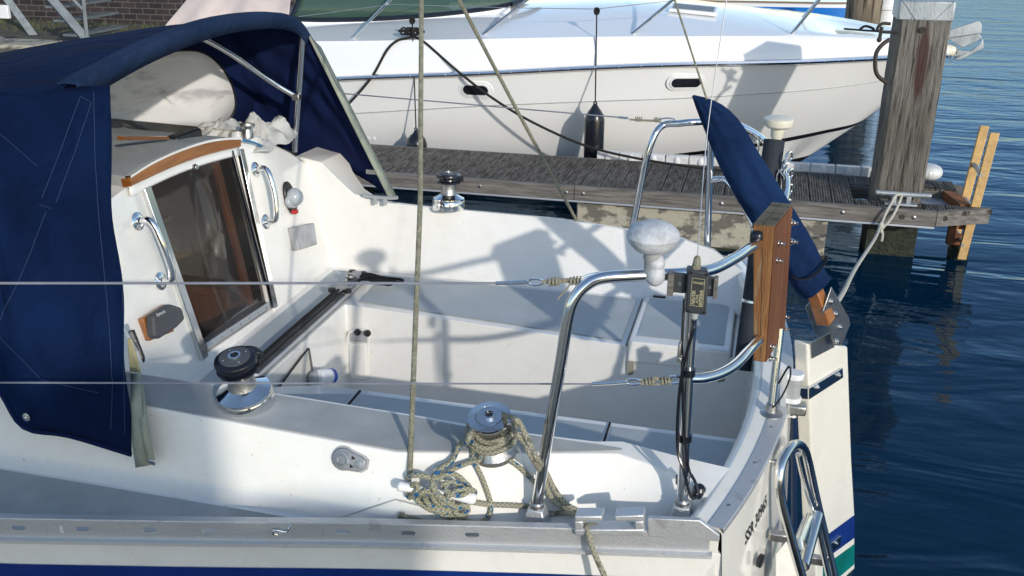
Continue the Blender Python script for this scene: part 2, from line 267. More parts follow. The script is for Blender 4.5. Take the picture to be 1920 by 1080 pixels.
class MB:
    def __init__(s): s.v=[];s.f=[];s.uv={}
    def add(s,vs,fs,uv=None):
        b=len(s.v);s.v+= [V(p) for p in vs]
        for i,f in enumerate(fs):
            s.f.append([b+k for k in f])
            if uv: s.uv[len(s.f)-1]=uv[i]
        return s
    def quad(s,*p): return s.add(p,[list(range(len(p)))])
    def hexa(s,p): # 4 bottom, 4 top (same order)
        return s.add(p,[(3,2,1,0),(4,5,6,7),(0,1,5,4),(1,2,6,5),(2,3,7,6),(3,0,4,7)])
    def box(s,c,sz,R=None):
        x,y,z=[k/2 for k in sz];P=[V(q) for q in((-x,-y,-z),(x,-y,-z),(x,y,-z),(-x,y,-z),(-x,-y,z),(x,-y,z),(x,y,z),(-x,y,z))]
        if R is not None: P=[R@q for q in P]
        return s.hexa([V(c)+q for q in P])
    def prism(s,o,vec):
        n=len(o);o=[V(p) for p in o];vec=V(vec)
        return s.add(o+[p+vec for p in o],[list(range(n))[::-1],list(range(n,2*n))]+[(i,(i+1)%n,n+(i+1)%n,n+i) for i in range(n)])
    def tube(s,pts,r,n=10,smooth=0,closed=False,cap=True,radii=None,flat=1.0,up=None):
        P=spline(pts,smooth,closed) if smooth else [V(p) for p in pts]
        m=len(P);T=[]
        for i in range(m):
            a=P[i-1] if (i or closed) else P[0];b=P[(i+1)%m] if (i<m-1 or closed) else P[-1];d=(b-a);T.append(d.normalized() if d.length>1e-9 else V((0,0,1)))
        u=V(up) if up else (V((0,0,1)) if abs(T[0].z)<.9 else V((1,0,0)));u=(u-T[0]*u.dot(T[0])).normalized()
        vs=[];L=0;Ls=[]
        for i in range(m):
            if i: L+=(P[i]-P[i-1]).length
            Ls.append(L);u=(u-T[i]*u.dot(T[i]));u=u.normalized() if u.length>1e-6 else T[i].orthogonal().normalized();w=T[i].cross(u)
            rr=radii[min(i*len(radii)//m,len(radii)-1)] if radii and len(radii)!=m else (radii[i] if radii else r)
            for k in range(n):
                a=2*math.pi*k/n;vs.append(P[i]+(u*math.cos(a)*flat+w*math.sin(a))*rr)
        fs=[];uv=[]
        for i in range(m if closed else m-1):
            j=(i+1)%m
            for k in range(n):
                k2=(k+1)%n;fs.append((i*n+k,i*n+k2,j*n+k2,j*n+k));l2=Ls[j] if j else Ls[i]+.01
                uv.append(((Ls[i],k/n),(Ls[i],(k+1)/n),(l2,(k+1)/n),(l2,k/n)))
        if cap and not closed:
            fs.append(list(range(n))[::-1]);uv.append([(0,0)]*n);fs.append([(m-1)*n+k for k in range(n)]);uv.append([(L,0)]*n)
        return s.add(vs,fs,uv)
    def lathe(s,c,ax,prof,n=28,cap=True):
        c=V(c);ax=V(ax).normalized();u=ax.orthogonal().normalized();w=ax.cross(u);vs=[];m=len(prof)
        for r,h in prof:
            for k in range(n):
                a=2*math.pi*k/n;vs.append(c+ax*h+(u*math.cos(a)+w*math.sin(a))*r)
        fs=[(i*n+k,i*n+(k+1)%n,(i+1)*n+(k+1)%n,(i+1)*n+k) for i in range(m-1) for k in range(n)]
        if cap: fs.append(list(range(n))[::-1]);fs.append([(m-1)*n+k for k in range(n)])
        return s.add(vs,fs)
    def loft(s,rows,close=False):
        n=len(rows[0]);vs=[p for r in rows for p in r];fs=[]
        for i in range(len(rows)-1):
            for k in range(n if close else n-1):
                k2=(k+1)%n;fs.append((i*n+k,i*n+k2,(i+1)*n+k2,(i+1)*n+k))
        return s.add(vs,fs)
    def ball(s,c,r,n=16,m=10,sc=(1,1,1)):
        c=V(c);vs=[c+V((0,0,-r*sc[2]))];
        for i in range(1,m):
            t=-math.pi/2+math.pi*i/m
            for k in range(n):
                a=2*math.pi*k/n;vs.append(c+V((r*sc[0]*math.cos(t)*math.cos(a),r*sc[1]*math.cos(t)*math.sin(a),r*sc[2]*math.sin(t))))
        vs.append(c+V((0,0,r*sc[2])));fs=[(0,1+(k+1)%n,1+k) for k in range(n)]
        for i in range(m-2):
            for k in range(n): a=1+i*n;fs.append((a+k,a+(k+1)%n,a+n+(k+1)%n,a+n+k))
        a=1+(m-2)*n;fs+=[(a+k,a+(k+1)%n,len(vs)-1) for k in range(n)]
        return s.add(vs,fs)
    def split(s,name,m,parent=None,**k):
        """every separate piece becomes a part of its own"""
        p=list(range(len(s.v)))
        def fd(a):
            while p[a]!=a: p[a]=p[p[a]];a=p[a]
            return a
        for f in s.f:
            for b in f[1:]: p[fd(b)]=fd(f[0])
        gr={}
        for f in s.f: gr.setdefault(fd(f[0]),[]).append(f)
        out=[]
        for fs in gr.values():
            ids=sorted({i for f in fs for i in f});mp={i:j for j,i in enumerate(ids)};q=MB();q.v=[s.v[i] for i in ids];q.f=[[mp[i] for i in f] for f in fs];out.append(q.build(name,m,parent,**k))
        return out
    def build(s,name,m,parent=None,loc=None,bevel=0,seg=2,thick=0,sharp=35,sub=0,label=None,flatshade=False,toff=-1):
        if parent is not None: o=ORG[parent.name]
        elif loc is not None: o=V(loc)
        else:
            xs=[p.x for p in s.v];ys=[p.y for p in s.v];o=V(((min(xs)+max(xs))/2,(min(ys)+max(ys))/2,min(p.z for p in s.v)))
        me=D.meshes.new(name);me.from_pydata([p-o for p in s.v],[],s.f)
        if s.uv:
            ul=me.uv_layers.new(name='UVMap')
            for pi,co in s.uv.items():
                for li,c in zip(me.polygons[pi].loop_indices,co): ul.data[li].uv=c
        ob=D.objects.new(name,me);COL.objects.link(ob);me.materials.append(M[m] if isinstance(m,str) else m)
        if not flatshade:
            me.polygons.foreach_set('use_smooth',[True]*len(me.polygons));me.set_sharp_from_angle(angle=math.radians(sharp))
        if parent is not None: ob.parent=parent
        else: ob.location=o
        ORG[ob.name]=o
        if thick: md=ob.modifiers.new('t','SOLIDIFY');md.thickness=thick;md.offset=toff
        if bevel: md=ob.modifiers.new('b','BEVEL');md.width=bevel;md.segments=seg;md.limit_method='ANGLE';md.angle_limit=math.radians(30)
        if sub: md=ob.modifiers.new('s','SUBSURF');md.levels=sub;md.render_levels=sub
        if label: ob['label']=label
        return ob
def tag(o,label=None,cat=None,group=None,kind=None):
    if label:o['label']=label
    if cat:o['category']=cat
    if group:o['group']=group
    if kind:o['kind']=kind
    return o
def root(name,loc,label,cat,group=None):
    o=D.objects.new(name,None);COL.objects.link(o);o.location=loc;o.empty_display_size=.1;ORG[o.name]=V(loc);return tag(o,label,cat,group)
def text(body,size,mapf,name,m,parent,thick=.0006,font=None,xs=1.0,bold=0):
    """flat lettering: mapf(u,v,w) puts it on the surface it is printed on"""
    c=D.curves.new(name,'FONT');c.body=body;c.size=size;c.extrude=0;c.resolution_u=3;c.offset=bold;c.align_x='LEFT'
    t=D.objects.new(name,c);COL.objects.link(t);dg=bpy.context.evaluated_depsgraph_get();dg.update()
    me=D.meshes.new_from_object(t.evaluated_get(dg));mb=MB();mb.add([mapf(v.co.x*xs,v.co.y,thick) for v in me.vertices],[list(p.vertices) for p in me.polygons])
    D.objects.remove(t);D.meshes.remove(me);return mb.build(name,m,parent,flatshade=True)
def frame(axis,up=None):
    z=V(axis).normalized();x=(V(up) if up else V((1,0,0)));x=(x-z*x.dot(z)).normalized();return Matrix((x,z.cross(x),z)).transposed()
def stadium(cu,cv,w,h,n=24):
    r=h/2;pts=[]
    for k in range(n):
        a=2*math.pi*(k+.5)/n;x=math.cos(a)*r;y=math.sin(a)*r
        pts.append((cu+x+(w/2-r)*(1 if x>0 else -1),cv+y))
    return pts
# ================================================================ SAILING BOAT
boat=root('sailing_boat',(-1.5,2.6,0),'white sailing boat in the foreground with open cockpit, navy sprayhood and wooden stern board','sailing boat')
CY=2.6
sheer=lambda x: interp([(-4.2,1.0),(-3.0,1.15),(-2.2,1.27),(-1.51,1.405),(-1.1,1.50),(-.75,1.586),(-.35,1.672),(0,1.742),(.2,1.78)],x)
xt=lambda y: .153-.203*(y-CY)**2
baseY=lambda x: max(interp([(-4.2,1.62),(-.66,1.625),(-.5,1.70),(-.4,1.765),(-.1,1.845),(0,1.86)],x),sheer(x)+.03)
def near(x):
    tz=interp([(-1.75,1.20),(-1.42,1.175),(-.7,1.13),(-.24,1.085),(-.12,1.06),(0,1.025)],x)
    ty=interp([(-1.6,1.665),(-.7,1.69),(-.45,1.79),(-.24,1.88),(0,1.87)],x)
    iy=interp([(-1.6,1.79),(-1.0,1.832),(-.573,1.856),(-.148,1.93),(0,1.99)],x)
    by=interp([(-1.6,1.93),(-.3,1.96),(0,2.06)],x);bi=interp([(-1.4,2.27),(-1.2,2.34),(.1,2.335)],x)
    return sheer(x),baseY(x),ty,tz,max(iy,ty+.05),by,bi
def section(x,warp=False):
    s,b,ty,tz,iy,by,bi=near(min(x,0) if warp else x)
    well=.9 if x<-1.385 else .42
    if warp: s,b,ty,iy,by=1.745,1.80,1.84,1.98,2.07;tz=1.02
    h=[(2.55,-.35),(s+.45,-.25),(s+.13,.1),(s+.03,.5),(s+.006,.9),(s,.955),(b,.972),(ty,tz),(iy,tz+.004),(by,.9),(bi,.899),(bi+.02,well)]
    fb=interp([(-1.38,2.93),(-.33,2.84),(.1,2.83)],x)
    P=[(y,z) for y,z in h]+[(2*CY-y,z) for y,z in h[::-1]]
    P[12]=(fb-.02,well);P[13]=(fb,.899)
    tzf=interp([(-1.72,1.33),(-1.62,1.312),(-1.56,1.25),(-1.50,1.19),(-1.42,1.165),(-1.34,1.15),(-.7,1.13),(-.24,1.085),(-.12,1.06),(0,1.025)],x) if not warp else 1.02
    iyf=interp([(-1.6,3.30),(-1.34,3.35),(-.6,3.398),(-.16,3.412),(0,3.30)],x) if not warp else 3.26
    P[14]=(interp([(-1.6,3.27),(-.3,3.255),(0,3.2)],x) if not warp else 3.15,.9)
    P[15]=(iyf,tzf+.004);P[16]=(iyf+interp([(-1.64,.25),(-1.56,.15),(-1.42,.05),(-1.3,.045)],x),tzf-.006)
    Q=[V(((xt(y)-.05) if warp else x,y,z)) for y,z in P]
    if warp:
        for i in(0,1,2,3,4,5,-1,-2,-3,-4,-5,-6): Q[i].x=xt(max(1.742,min(3.458,Q[i].y)))+.002+(.955-min(Q[i].z,.955))*.05
    return Q
hullmb=MB();hullmb.loft([section(x) for x in(-1.72,-1.62,-1.56,-1.5,-1.42,-1.386)]+[section(x) for x in(-1.38,-1.2,-1.0,-.85,-.7,-.55,-.4,-.3,-.24,-.12)]+[section(0,True)])
# forward hull and cabin
def fsec(x):
    s=sheer(x);b=baseY(x);k=interp([(-4.2,-.12),(-1.62,0)],x)
    h=[(2.55,-.4),(s+.45,-.3),(s+.13,.1),(s+.03,.5),(s+.006,.9),(s,.955),(b,.972),(b+.03,1.2+k),(b+.16,1.33+k),(2.05,1.42+k),(2.28,1.49+k),(2.29,1.515+k)]
    n_=[(2.55,-.4),(s+.45,-.3),(s+.13,.1),(s+.03,.5),(s+.006,.9),(s,.955),(b,.972),(b+.035,1.18),(1.83,1.19),(2.02,1.40+k),(2.27,1.475+k),(2.29,1.46+k)]
    h[7]=(b+.035,1.10);h[8]=(b+.12,1.28+k)
    h=h[:-2]+[(2.27,1.475+k),(2.29,1.46+k)]
    X=lambda z,y=3: (-1.64-.2*(z-.9)) if (x>-1.73 and z>.97 and y>1.9) else x
    return [V((X(z,y),y,z)) for y,z in n_]+[V((X(z),2*CY-y,z)) for y,z in h[::-1]]
hullmb.loft([fsec(x) for x in(-1.722,-2.2,-2.8,-3.5,-4.2)])
hull=hullmb.build('hull','gelcoat',boat,bevel=.018,seg=3,sharp=40)
bvh=BVHTree.FromPolygons([v[:] for v in hullmb.v],hullmb.f)
def hit(px,py,h=0):
    """the point of the boat's moulding seen there, h metres proud of it"""
    r=ray(px,py);loc,n,i,d=bvh.ray_cast(CAM,r)
    if loc is None: return PZ(px,py,1.0)
    if n.dot(r)>0:n=-n
    return V(loc)+n*h
def onb(x,y,h=0,z=3):
    loc,n,i,d=bvh.ray_cast(V((x,y,z)),V((0,0,-1)))
    if n.z<0:n=-n
    return V(loc)+n*h
# transom: outer skin, capping and inner lip
ys=[1.742+(3.458-1.742)*i/36 for i in range(37)]
def trow(dx,z): return [V((xt(y)+dx*(1-.25*abs(y-CY)),y+( .0 if abs(dx)<.03 else 0),z)) for y in ys]
mb=MB();mb.loft([trow(.10,-.3),trow(.045,.4),trow(.012,.9),trow(.0,1.012),trow(-.04,1.022),trow(-.085,1.03),trow(-.105,1.015),trow(-.13,.42)])
trans=mb.build('transom','gelcoat_hull',boat,bevel=.006,sharp=40)
mb=MB();mb.loft([trow(.004,1.008),trow(.004,1.0215),trow(-.042,1.0255),trow(-.044,1.019)])
tbv=BVHTree.FromPolygons([v[:] for v in (lambda m:(m.loft([trow(.10,-.3),trow(.045,.4),trow(.012,.9),trow(.0,1.012)]),m)[1])(MB()).v],(lambda m:(m.loft([trow(.10,-.3),trow(.045,.4),trow(.012,.9),trow(.0,1.012)]),m)[1])(MB()).f)
cap=mb.build('transom_capping','aluminium',boat,bevel=.002)
mb=MB()
for y in(1.83,2.02,2.2,2.42,2.8,3.0,3.2): mb.lathe((xt(y)-.02,y,1.0238),(0,0,1),[(.0055,0),(.0055,.001),(.0035,.002)],12)
mb.split('screw','dull_steel',cap)
mb=MB();mb.prism([V((-.05,1.7445,.85)),V((-.001,1.7445,.85)),V((-.001,1.7445,1.004)),V((-.05,1.7445,1.004))],(0,.04,0));mb.build('corner','gelcoat_hull',trans,bevel=.002)
# painted bands on the topside
for nm,m,z0,z1 in(('stripe','blue_paint',.70,.885),('boot_top','teal_paint',.08,.2)):
    mb=MB()
    def sy_(x,z): return lerp(sheer(x)+.03,sheer(x)+.006,(z-.5)/.4) if z>=.5 else lerp(sheer(x)+.13,sheer(x)+.03,(z-.1)/.4)
    xs=[-4.2+4.16*i/40 for i in range(41)]
    mb.loft([[V((x,sy_(x,z)-.003,z)) for x in xs] for z in(z1,(z0+z1)/2,z0)]);mb.loft([[V((x,2*CY-sy_(x,z)+.003,z)) for x in xs] for z in(z1,(z0+z1)/2,z0)]);mb.build(nm,m,boat)
# grey non-slip areas
def patch(name,pts,m='nonskid',off=.003,r=None,res=10):
    """an area of non-slip laid on the moulding: closed outline (x,y), draped on a grid of strips"""
    mb=MB();a,b=pts # two edges, lists of (x,y) with equal counts
    rows=[]
    for j in range(res+1):
        t=j/res;rows.append([onb(lerp(p[0],q[0],t),lerp(p[1],q[1],t),off) for p,q in zip(a,b)])
    mb.loft(rows);return mb.build(name,m,boat)
def seg(p,q,n=14): return [(lerp(p[0],q[0],i/n),lerp(p[1],q[1],i/n)) for i in range(n+1)]
xs=[-2.4+(2.4-.62)*i/24 for i in range(25)]
patch('nonskid_panel',([(x,sheer(x)+.055) for x in xs],[(x,max(baseY(x)-.012,sheer(x)+.056)) for x in xs]),'nonskid_worn',res=4)
patch('nonskid_panel',([(x,2*CY-sheer(x)-.055) for x in xs],[(x,2*CY-max(baseY(x)-.012,sheer(x)+.056)) for x in xs]),'nonskid_worn',res=4)
# coaming top, tapering to a rounded tip aft
def coamtop(sgn):
    xs=[-1.58+(1.58-.235)*i/26 for i in range(27)];a=[];b=[]
    for i,x in enumerate(xs):
        s,bb,ty,tz,iy,by,bi=near(x);e=1 if i<23 else max(0.02,math.sqrt(max(0,1-((i-23)/3.05)**2)))
        lo,hi=ty+.005,iy-.013;mid=lerp(lo,hi,.35);lo,hi=mid+(lo-mid)*e,mid+(hi-mid)*e
        if sgn>0: a.append((x,lo));b.append((x,hi))
        else: a.append((x,2*CY-lo));b.append((x,2*CY-hi))
    return a,b
patch('nonskid_panel',coamtop(1),'nonskid_worn',res=5)
# benches and bridge deck (near and far)
patch('nonskid_panel',(seg((-1.375,1.99),(-1.085,1.99)),seg((-1.375,2.23),(-1.085,2.305))),res=3)
patch('nonskid_panel',(seg((-1.06,1.99),(-.335,2.0)),seg((-1.06,2.312),(-.335,2.31))),res=3)
patch('nonskid_panel',([(-.315+.325*i/14,1.99) for i in range(15)],[(-.315+.325*i/14,2.31) for i in range(15)]),res=3)
patch('nonskid_panel',(seg((-1.345,2.965),(-.375,2.872)),seg((-1.36,3.235),(-.375,3.235))),res=3)
patch('nonskid_panel',(seg((-1.565,1.965),(-1.565,3.235)),seg((-1.465,1.965),(-1.465,3.235))),res=3)
patch('nonskid_panel',(seg((.005,2.90),(.035,2.90)),seg((.005,3.16),(.02,3.16))),res=2)
# joints between the near bench lids
mb=MB()
for x in(-1.072,-.325): mb.box((x,2.165,.9005),(.006,.33,.006))
mb.split('lid_joint','dark_gap',boat)
# far bench locker lid with raised rim, drop lip and two hand notches
xa,xb,y0,y1=-.348,-.022,2.842,3.235
mb=MB();mb.box(((xa+xb)/2,(y0+y1)/2,.9085),(xb-xa,y1-y0,.020));mb.box(((xa+xb)/2,y0-.006,.885),(xb-xa,.014,.075))
lid=mb.build('locker_lid','gelcoat',boat,bevel=.008,seg=3)
mb=MB();mb.box(((xa+xb)/2,(y0+y1)/2+.012,.9195),(xb-xa-.045,y1-y0-.055,.0035));mb.build('nonskid_panel','nonskid',lid,bevel=.0015)
mb=MB()
for x in(xa-.0045,xb+.0045): mb.box((x,(y0+y1)/2,.902),(.006,y1-y0,.01))
for x in(xa+.012,xb-.02): mb.prism([V((x-.011+u,2.8335,v)) for u,v in[(0,.85),(.022,.85),(.022,.81)]+[(.011+.011*math.cos(a),.81+.011*math.sin(a)) for a in(-.5,-1,-1.57,-2.1,-2.6)]+[(0,.81)]],(0,-.003,0))  # flat patches drawn for the notches, recess shade in their colour
mb.split('hand_notch','recess_shade',boat)
mb=MB()
for x in(xa+.055,xb-.06): mb.box((x,3.243,.918),(.045,.014,.008))
mb.split('hinge','black_plastic',lid,bevel=.002)
# ---------------------------------------------------------------- bulkhead and companionway
BP=V((-1.6,0,.9));BN=V((1,0,.2)).normalized()
def B(px,py,h=0): return PP(px,py,BP+BN*h,BN)
def Byz(y,z,h=0): return V((-1.6-.2*(z-.9),y,z))+BN*h
TL,TR,BR,BL=B(266,350),B(443,279),B(512,577),B(380,668)
top=[(1.78,1.30),(1.9,1.40),(2.1,1.47),(2.29,1.50)];topr=[(2.905,1.52),(3.08,1.44),(3.20,1.375),(3.30,1.31)]
mb=MB()
mb.quad(*[Byz(y,z) for y,z in[(1.78,.88),(BL.y,.88),(BL.y,BL.z),(TL.y,TL.z)]+top[::-1]])
mb.quad(*[Byz(y,z) for y,z in[(BL.y,.88),(BR.y,.88),(BR.y,BR.z),(BL.y,BL.z)]])
mb.quad(*[Byz(y,z) for y,z in[(BR.y,.88),(3.31,.88),(3.31,1.30)]+topr[::-1]+[(TR.y,TR.z),(BR.y,BR.z)]])
bulk=mb.build('bulkhead','gelcoat',boat,thick=.03,bevel=.006,toff=1 if False else -1)
mb=MB();mb.quad(*[Byz(y,z,-.034) for y,z in[(1.78,.88),(BL.y,.88),(BL.y,BL.z),(TL.y,TL.z)]+top[::-1]]) # back lining
mb.quad(*[Byz(y,z,-.034) for y,z in[(BR.y,.88),(3.31,.88),(3.31,1.30)]+topr[::-1]+[(TR.y,TR.z),(BR.y,BR.z)]]);mb.split('lining','interior',bulk)
# chrome runners either side
def strip(name,m,a,b,w,t,parent,h=.0,bev=.002,hn=BN):
    a=V(a);b=V(b);d=(b-a).normalized();s=d.cross(hn).normalized()*w/2;n=hn*t;o=hn*h;mb=MB();mb.hexa([a-s+o,b-s+o,b+s+o,a+s+o,a-s+o+n,b-s+o+n,b+s+o+n,a+s+o+n]);return mb.build(name,m,parent,bevel=bev)
strip('door_runner','stainless',B(270,352),B(380,672),.032,.014,bulk)
strip('door_runner','stainless',B(447,280),B(512,577),.026,.014,bulk)
strip('slide_channel','black_rubber',B(430,283),B(496,535),.010,.010,bulk,h=.004)
# washboard: smoked pane in a white frame, wood rail at its far edge
a,b,c,d=B(274,336,.001),B(430,274,.001),B(494,566,.004),B(384,640,.004)
mb=MB();mb.quad(a,b,c,d);door=mb.build('companionway_door','smoked',boat,thick=.008)
strip('door_frame','aluminium',B(382,650),B(500,572),.022,.012,door,h=.002)
strip('side_rail','interior_wood',B(412,295),B(480,570),.030,.016,door,h=-.03)
mb=MB();k=B(362,314,.008);mb.lathe(k,BN,[(.011,0),(.011,.010),(.007,.016)],16);mb.build('knob','chrome',door)
mb=MB()
for i in range(7):
    q=lerp(B(382,650),B(500,572),(i+.5)/7);mb.lathe(q+BN*.013,BN,[(.004,0),(.004,.0015),(.002,.0025)],10)
mb.split('screw','dull_steel',door)
# arched hatch: white lip, wood trim and the sliding top
pa=[(243,333),(283,308),(330,286),(380,269),(420,262),(452,261)]
arc=[B(x,y,.022) for x,y in pa];arc2=[B(x+(4 if i==0 else 0),y+(16,24,25,24,20,14)[i],.022) for i,(x,y) in enumerate(pa)]
arc=spline(arc,5);arc2=spline(arc2,5);n=len(arc)
mb=MB();mb.loft([arc,arc2,[p-BN*.03 for p in arc2],[p-BN*.03 for p in arc]],close=False);mb.loft([[p-BN*.03 for p in arc],arc]);mb.quad(arc[0],arc2[0],arc2[0]-BN*.03,arc[0]-BN*.03);mb.quad(arc[-1],arc2[-1],arc2[-1]-BN*.03,arc[-1]-BN*.03);hatch_trim=mb.build('hatch_trim','varnish',boat,bevel=.003)
mb=MB();mb.loft([[p-BN*.012 for p in arc2],[p-BN*.012+V((.001,0,-.026)) for p in arc2],[p-BN*.020+V((.001,0,-.026)) for p in arc2]]);mb.build('door_frame','gelcoat',door,thick=.004)
mb=MB();up=[p+V((-.002,0,.004)) for p in arc];fr=[V((-2.35,lerp(p.y,CY,.06),p.z+.02)) for p in arc]
mb.loft([[p+V((.004,0,-.001)) for p in arc],[p+V((.004,0,.006)) for p in arc],up,[p+V((-.012,0,.0)) for p in up]]);hatch=mb.build('hatch_lip','gelcoat',boat)
mb=MB();mb.loft([[p+V((-.012,0,-.001)) for p in up],fr]);
sides=[[up[0]+V((-.012,0,0)),fr[0]],[up[0]+V((-.012,0,-.06)),fr[0]-V((0,0,.08))]];mb.loft(sides);mb.build('sliding_hatch','nonskid_worn',boat)
# white coachroof garage ahead of the hatch sides
mb=MB();mb.loft([[Byz(y,z,-.0) for y,z in top],[V((-2.4,y,z+.02)) for y,z in top]]);mb.loft([[Byz(y,z,-.0) for y,z in topr],[V((-2.4,y,z+.02)) for y,z in topr]]);mb.split('coachroof','gelcoat',boat)
# cabin interior
mb=MB();mb.box((-2.5,CY,.42),(1.7,1.5,.02));mb.box((-3.3,CY,.95),(.02,1.5,1.1));mb.box((-2.5,1.95,.83),(1.6,.02,.8));mb.box((-2.5,3.3,.83),(1.6,.02,.8));cabin=mb.build('cabin_lining','interior',boat)
mb=MB();mb.box((-1.80,2.62,.70),(.22,.46,.03));mb.box((-1.70,2.62,.55),(.02,.46,.27));mb.box((-2.15,3.12,.88),(.7,.34,.03));mb.box((-2.0,2.97,.68),(.5,.025,.40));mb.box((-2.2,2.10,1.1),(.5,.03,.3));mb.split('joinery','interior_wood',cabin,bevel=.004)
mb=MB();mb.box((-2.6,2.95,1.12),(.9,.25,.02));mb.box((-2.15,2.3,1.30),(.5,.3,.015));mb.split('shelf','shelf_beige',cabin,bevel=.003)
mb=MB();mb.box((-2.6,2.2,.75),(1.2,.42,.12));mb.box((-2.7,2.05,.98),(1.0,.08,.3));mb.build('cushion','cushion',cabin,bevel=.03)
mb=MB();mb.box((-2.05,3.12,.905),(.34,.25,.03));mb.build('cooker','stainless',cabin,bevel=.006)
# ---------------------------------------------------------------- bulkhead fittings
def handrail(p0,p1,bow,w=.0105):
    A=V(p0);Bq=V(p1);d=(Bq-A).normalized();side=d.cross(BN)
    pts=[A+BN*.004,A+BN*.035,A+BN*.05+d*.02,lerp(A,Bq,.3)+BN*.056+side*bow*.8,lerp(A,Bq,.5)+BN*.058+side*bow,lerp(A,Bq,.7)+BN*.056+side*bow*.8,Bq+BN*.05-d*.02,Bq+BN*.035,Bq+BN*.004]
    mb=MB();mb.tube(pts,w,12,smooth=6);h=mb.build('grab_handle','chrome',boat)
    for q in(A,Bq): mb=MB();mb.lathe(q,BN,[(.027,0),(.027,.004),(.02,.008),(.013,.010)],22);mb.build('flange','chrome',h)
handrail(B(257,415),B(300,527),.004);handrail(B(478,318),B(497,416),-.0)
mb=MB();c=B(541,371,.001);R=frame(BN,(0,0,1))
def disc(c,R,rx,ry,t,m,parent,name,bev=.004,n=28,off=0):
    mb=MB();o=[V(c)+R@V((rx*math.cos(2*math.pi*i/n),ry*math.sin(2*math.pi*i/n),off)) for i in range(n)];mb.prism(o,R.col[2]*t);return mb.build(name,m,parent,bevel=bev)
lamp=disc(c,R,.062,.036,.012,'black_plastic',boat,'deck_light')
mb=MB();mb.ball(c+BN*.024,.034,20,12);mb.build('dome','frosted',lamp)
disc(c+BN*.006-V((0,0,.010)),R,.030,.045,.02,'frosted',lamp,'bezel',.006)
mb=MB();mb.box(B(553,397,.025),(.02,.022,.014));mb.build('switch','red_plastic',lamp,bevel=.003)
# pale square cover
q=[B(538,428),B(577,419),B(583,460),B(547,471)];mb=MB();mb.prism([p+BN*.0 for p in q],BN*.030);mb.build('instrument_cover','pale_cover',boat,bevel=.006,seg=3)
# grey rounded instrument cover on a wooden pad
q=[B(257,598),B(300,571),B(318,622),B(272,640)];mb=MB();mb.prism([p for p in q],BN*.018);pad=mb.build('wooden_pad','varnish',boat,bevel=.003)
q=[B(270,592,.018),B(305,571,.018),B(327,578,.018),B(333,600,.018),B(318,615,.018),B(286,636,.018),B(274,634,.018)]
mb=MB();mb.prism(q,BN*.030);ic=mb.build('instrument_cover','grey_cover',boat,bevel=.010,seg=4,label='dark grey rounded instrument cover on a wooden pad')
p0=B(294,594,.0495);p1=B(316,583,.0495);ex=(p1-p0).normalized();ey=BN.cross(ex);ln=(p1-p0).length
text('Raymarine',.015,lambda u,v,w:p0+ex*u*.62+ey*v*1.0+BN*w,'lettering','white_text',ic)
# ---------------------------------------------------------------- mainsheet track, blocks and lines
A0=PZ(440,722,.918);A1=PZ(672,518,.918)
A0=V((-1.415,2.12,.912));A1=V((-1.415,3.15,.912))
mb=MB();mb.box(((A0+A1)/2),(.045,(A1-A0).length,.02));track=mb.build('traveller_track','alu_dark',boat,bevel=.003)
mb=MB();mb.box((-1.442,2.63,.925),(.012,1.0,.014));mb.box((-1.392,2.63,.921),(.008,1.0,.012));mb.build('rail','aluminium',track,bevel=.002)
mb=MB()
for i,(ox,oz) in enumerate(((-.022,.018),(-.008,.022),(.008,.018))):
    mb.tube([(-1.415+ox,2.10,.915+oz),(-1.415+ox,2.6,.918+oz),(-1.41+ox,3.02,.92+oz)],.0042,7)
mb.split('control_line','black_rope',track)
car=V((-1.412,3.0,.935));mb=MB();mb.box(car,(.055,.085,.022));mb.box(car+V((0,.10,.006)),(.04,.05,.03));tc=mb.build('traveller_car','fitting_grey',track,bevel=.006)
mb=MB()
for o in((-.03,-.05,.008),(.03,-.045,.008),(-.028,.13,.01),(.02,.12,.012),(.0,.05,.022)): mb.lathe(car+V(o),(0,0,1),[(.014,-.006),(.014,.006),(.005,.009)],14)
mb.split('sheave','black_plastic',track)
mb=MB()
c=PZ(640,520,.95)
for dx,dy,L in((0,0,.16),(.012,-.035,.12)):
    p=V((-1.40+dx,3.10+dy,.94));mb.tube([p,p+V((.03,.01,.012)),p+V((L*.6,.004,.006)),p+V((L,.016,.0)),p+V((L+.012,.0,0)),p+V((L,-.012,.0)),p+V((L*.6,-.004,.004)),p+V((.03,-.006,.01)),p],.0055,8,smooth=5)
mb.build('line_tail','black_rope',track)
mb=MB();mb.lathe(car+V((0,.05,.026)),(.2,.3,1),[(.012,-.010),(.019,-.004),(.019,.004),(.012,.010)],18);mb.build('block','dull_steel',track)
# locker pocket in the forward face of the well, engine panel and drain recess on its far side
XF=-1.379
def W(px,py,h=0): return PX(px,py,XF+h)
q=[W(500,712),W(622,620),W(632,700),W(560,735)];q=[V((XF+.002,2.16,.80)),V((XF+.002,2.60,.875)),V((XF+.002,2.62,.62)),V((XF+.002,2.16,.62))]
mb=MB();mb.prism(q,(.004,0,0));pk=mb.build('locker_panel','beige_lining',boat)
mb=MB();mb.tube([V((XF+.009,2.60,.878)),V((XF+.009,2.625,.70))],.004,8);mb.build('hinge','dull_steel',pk)
mb=MB();mb.tube([V((XF+.007,2.15,.802)),V((XF+.007,2.60,.879))],.003,6);mb.build('trim','dark_gap',pk)
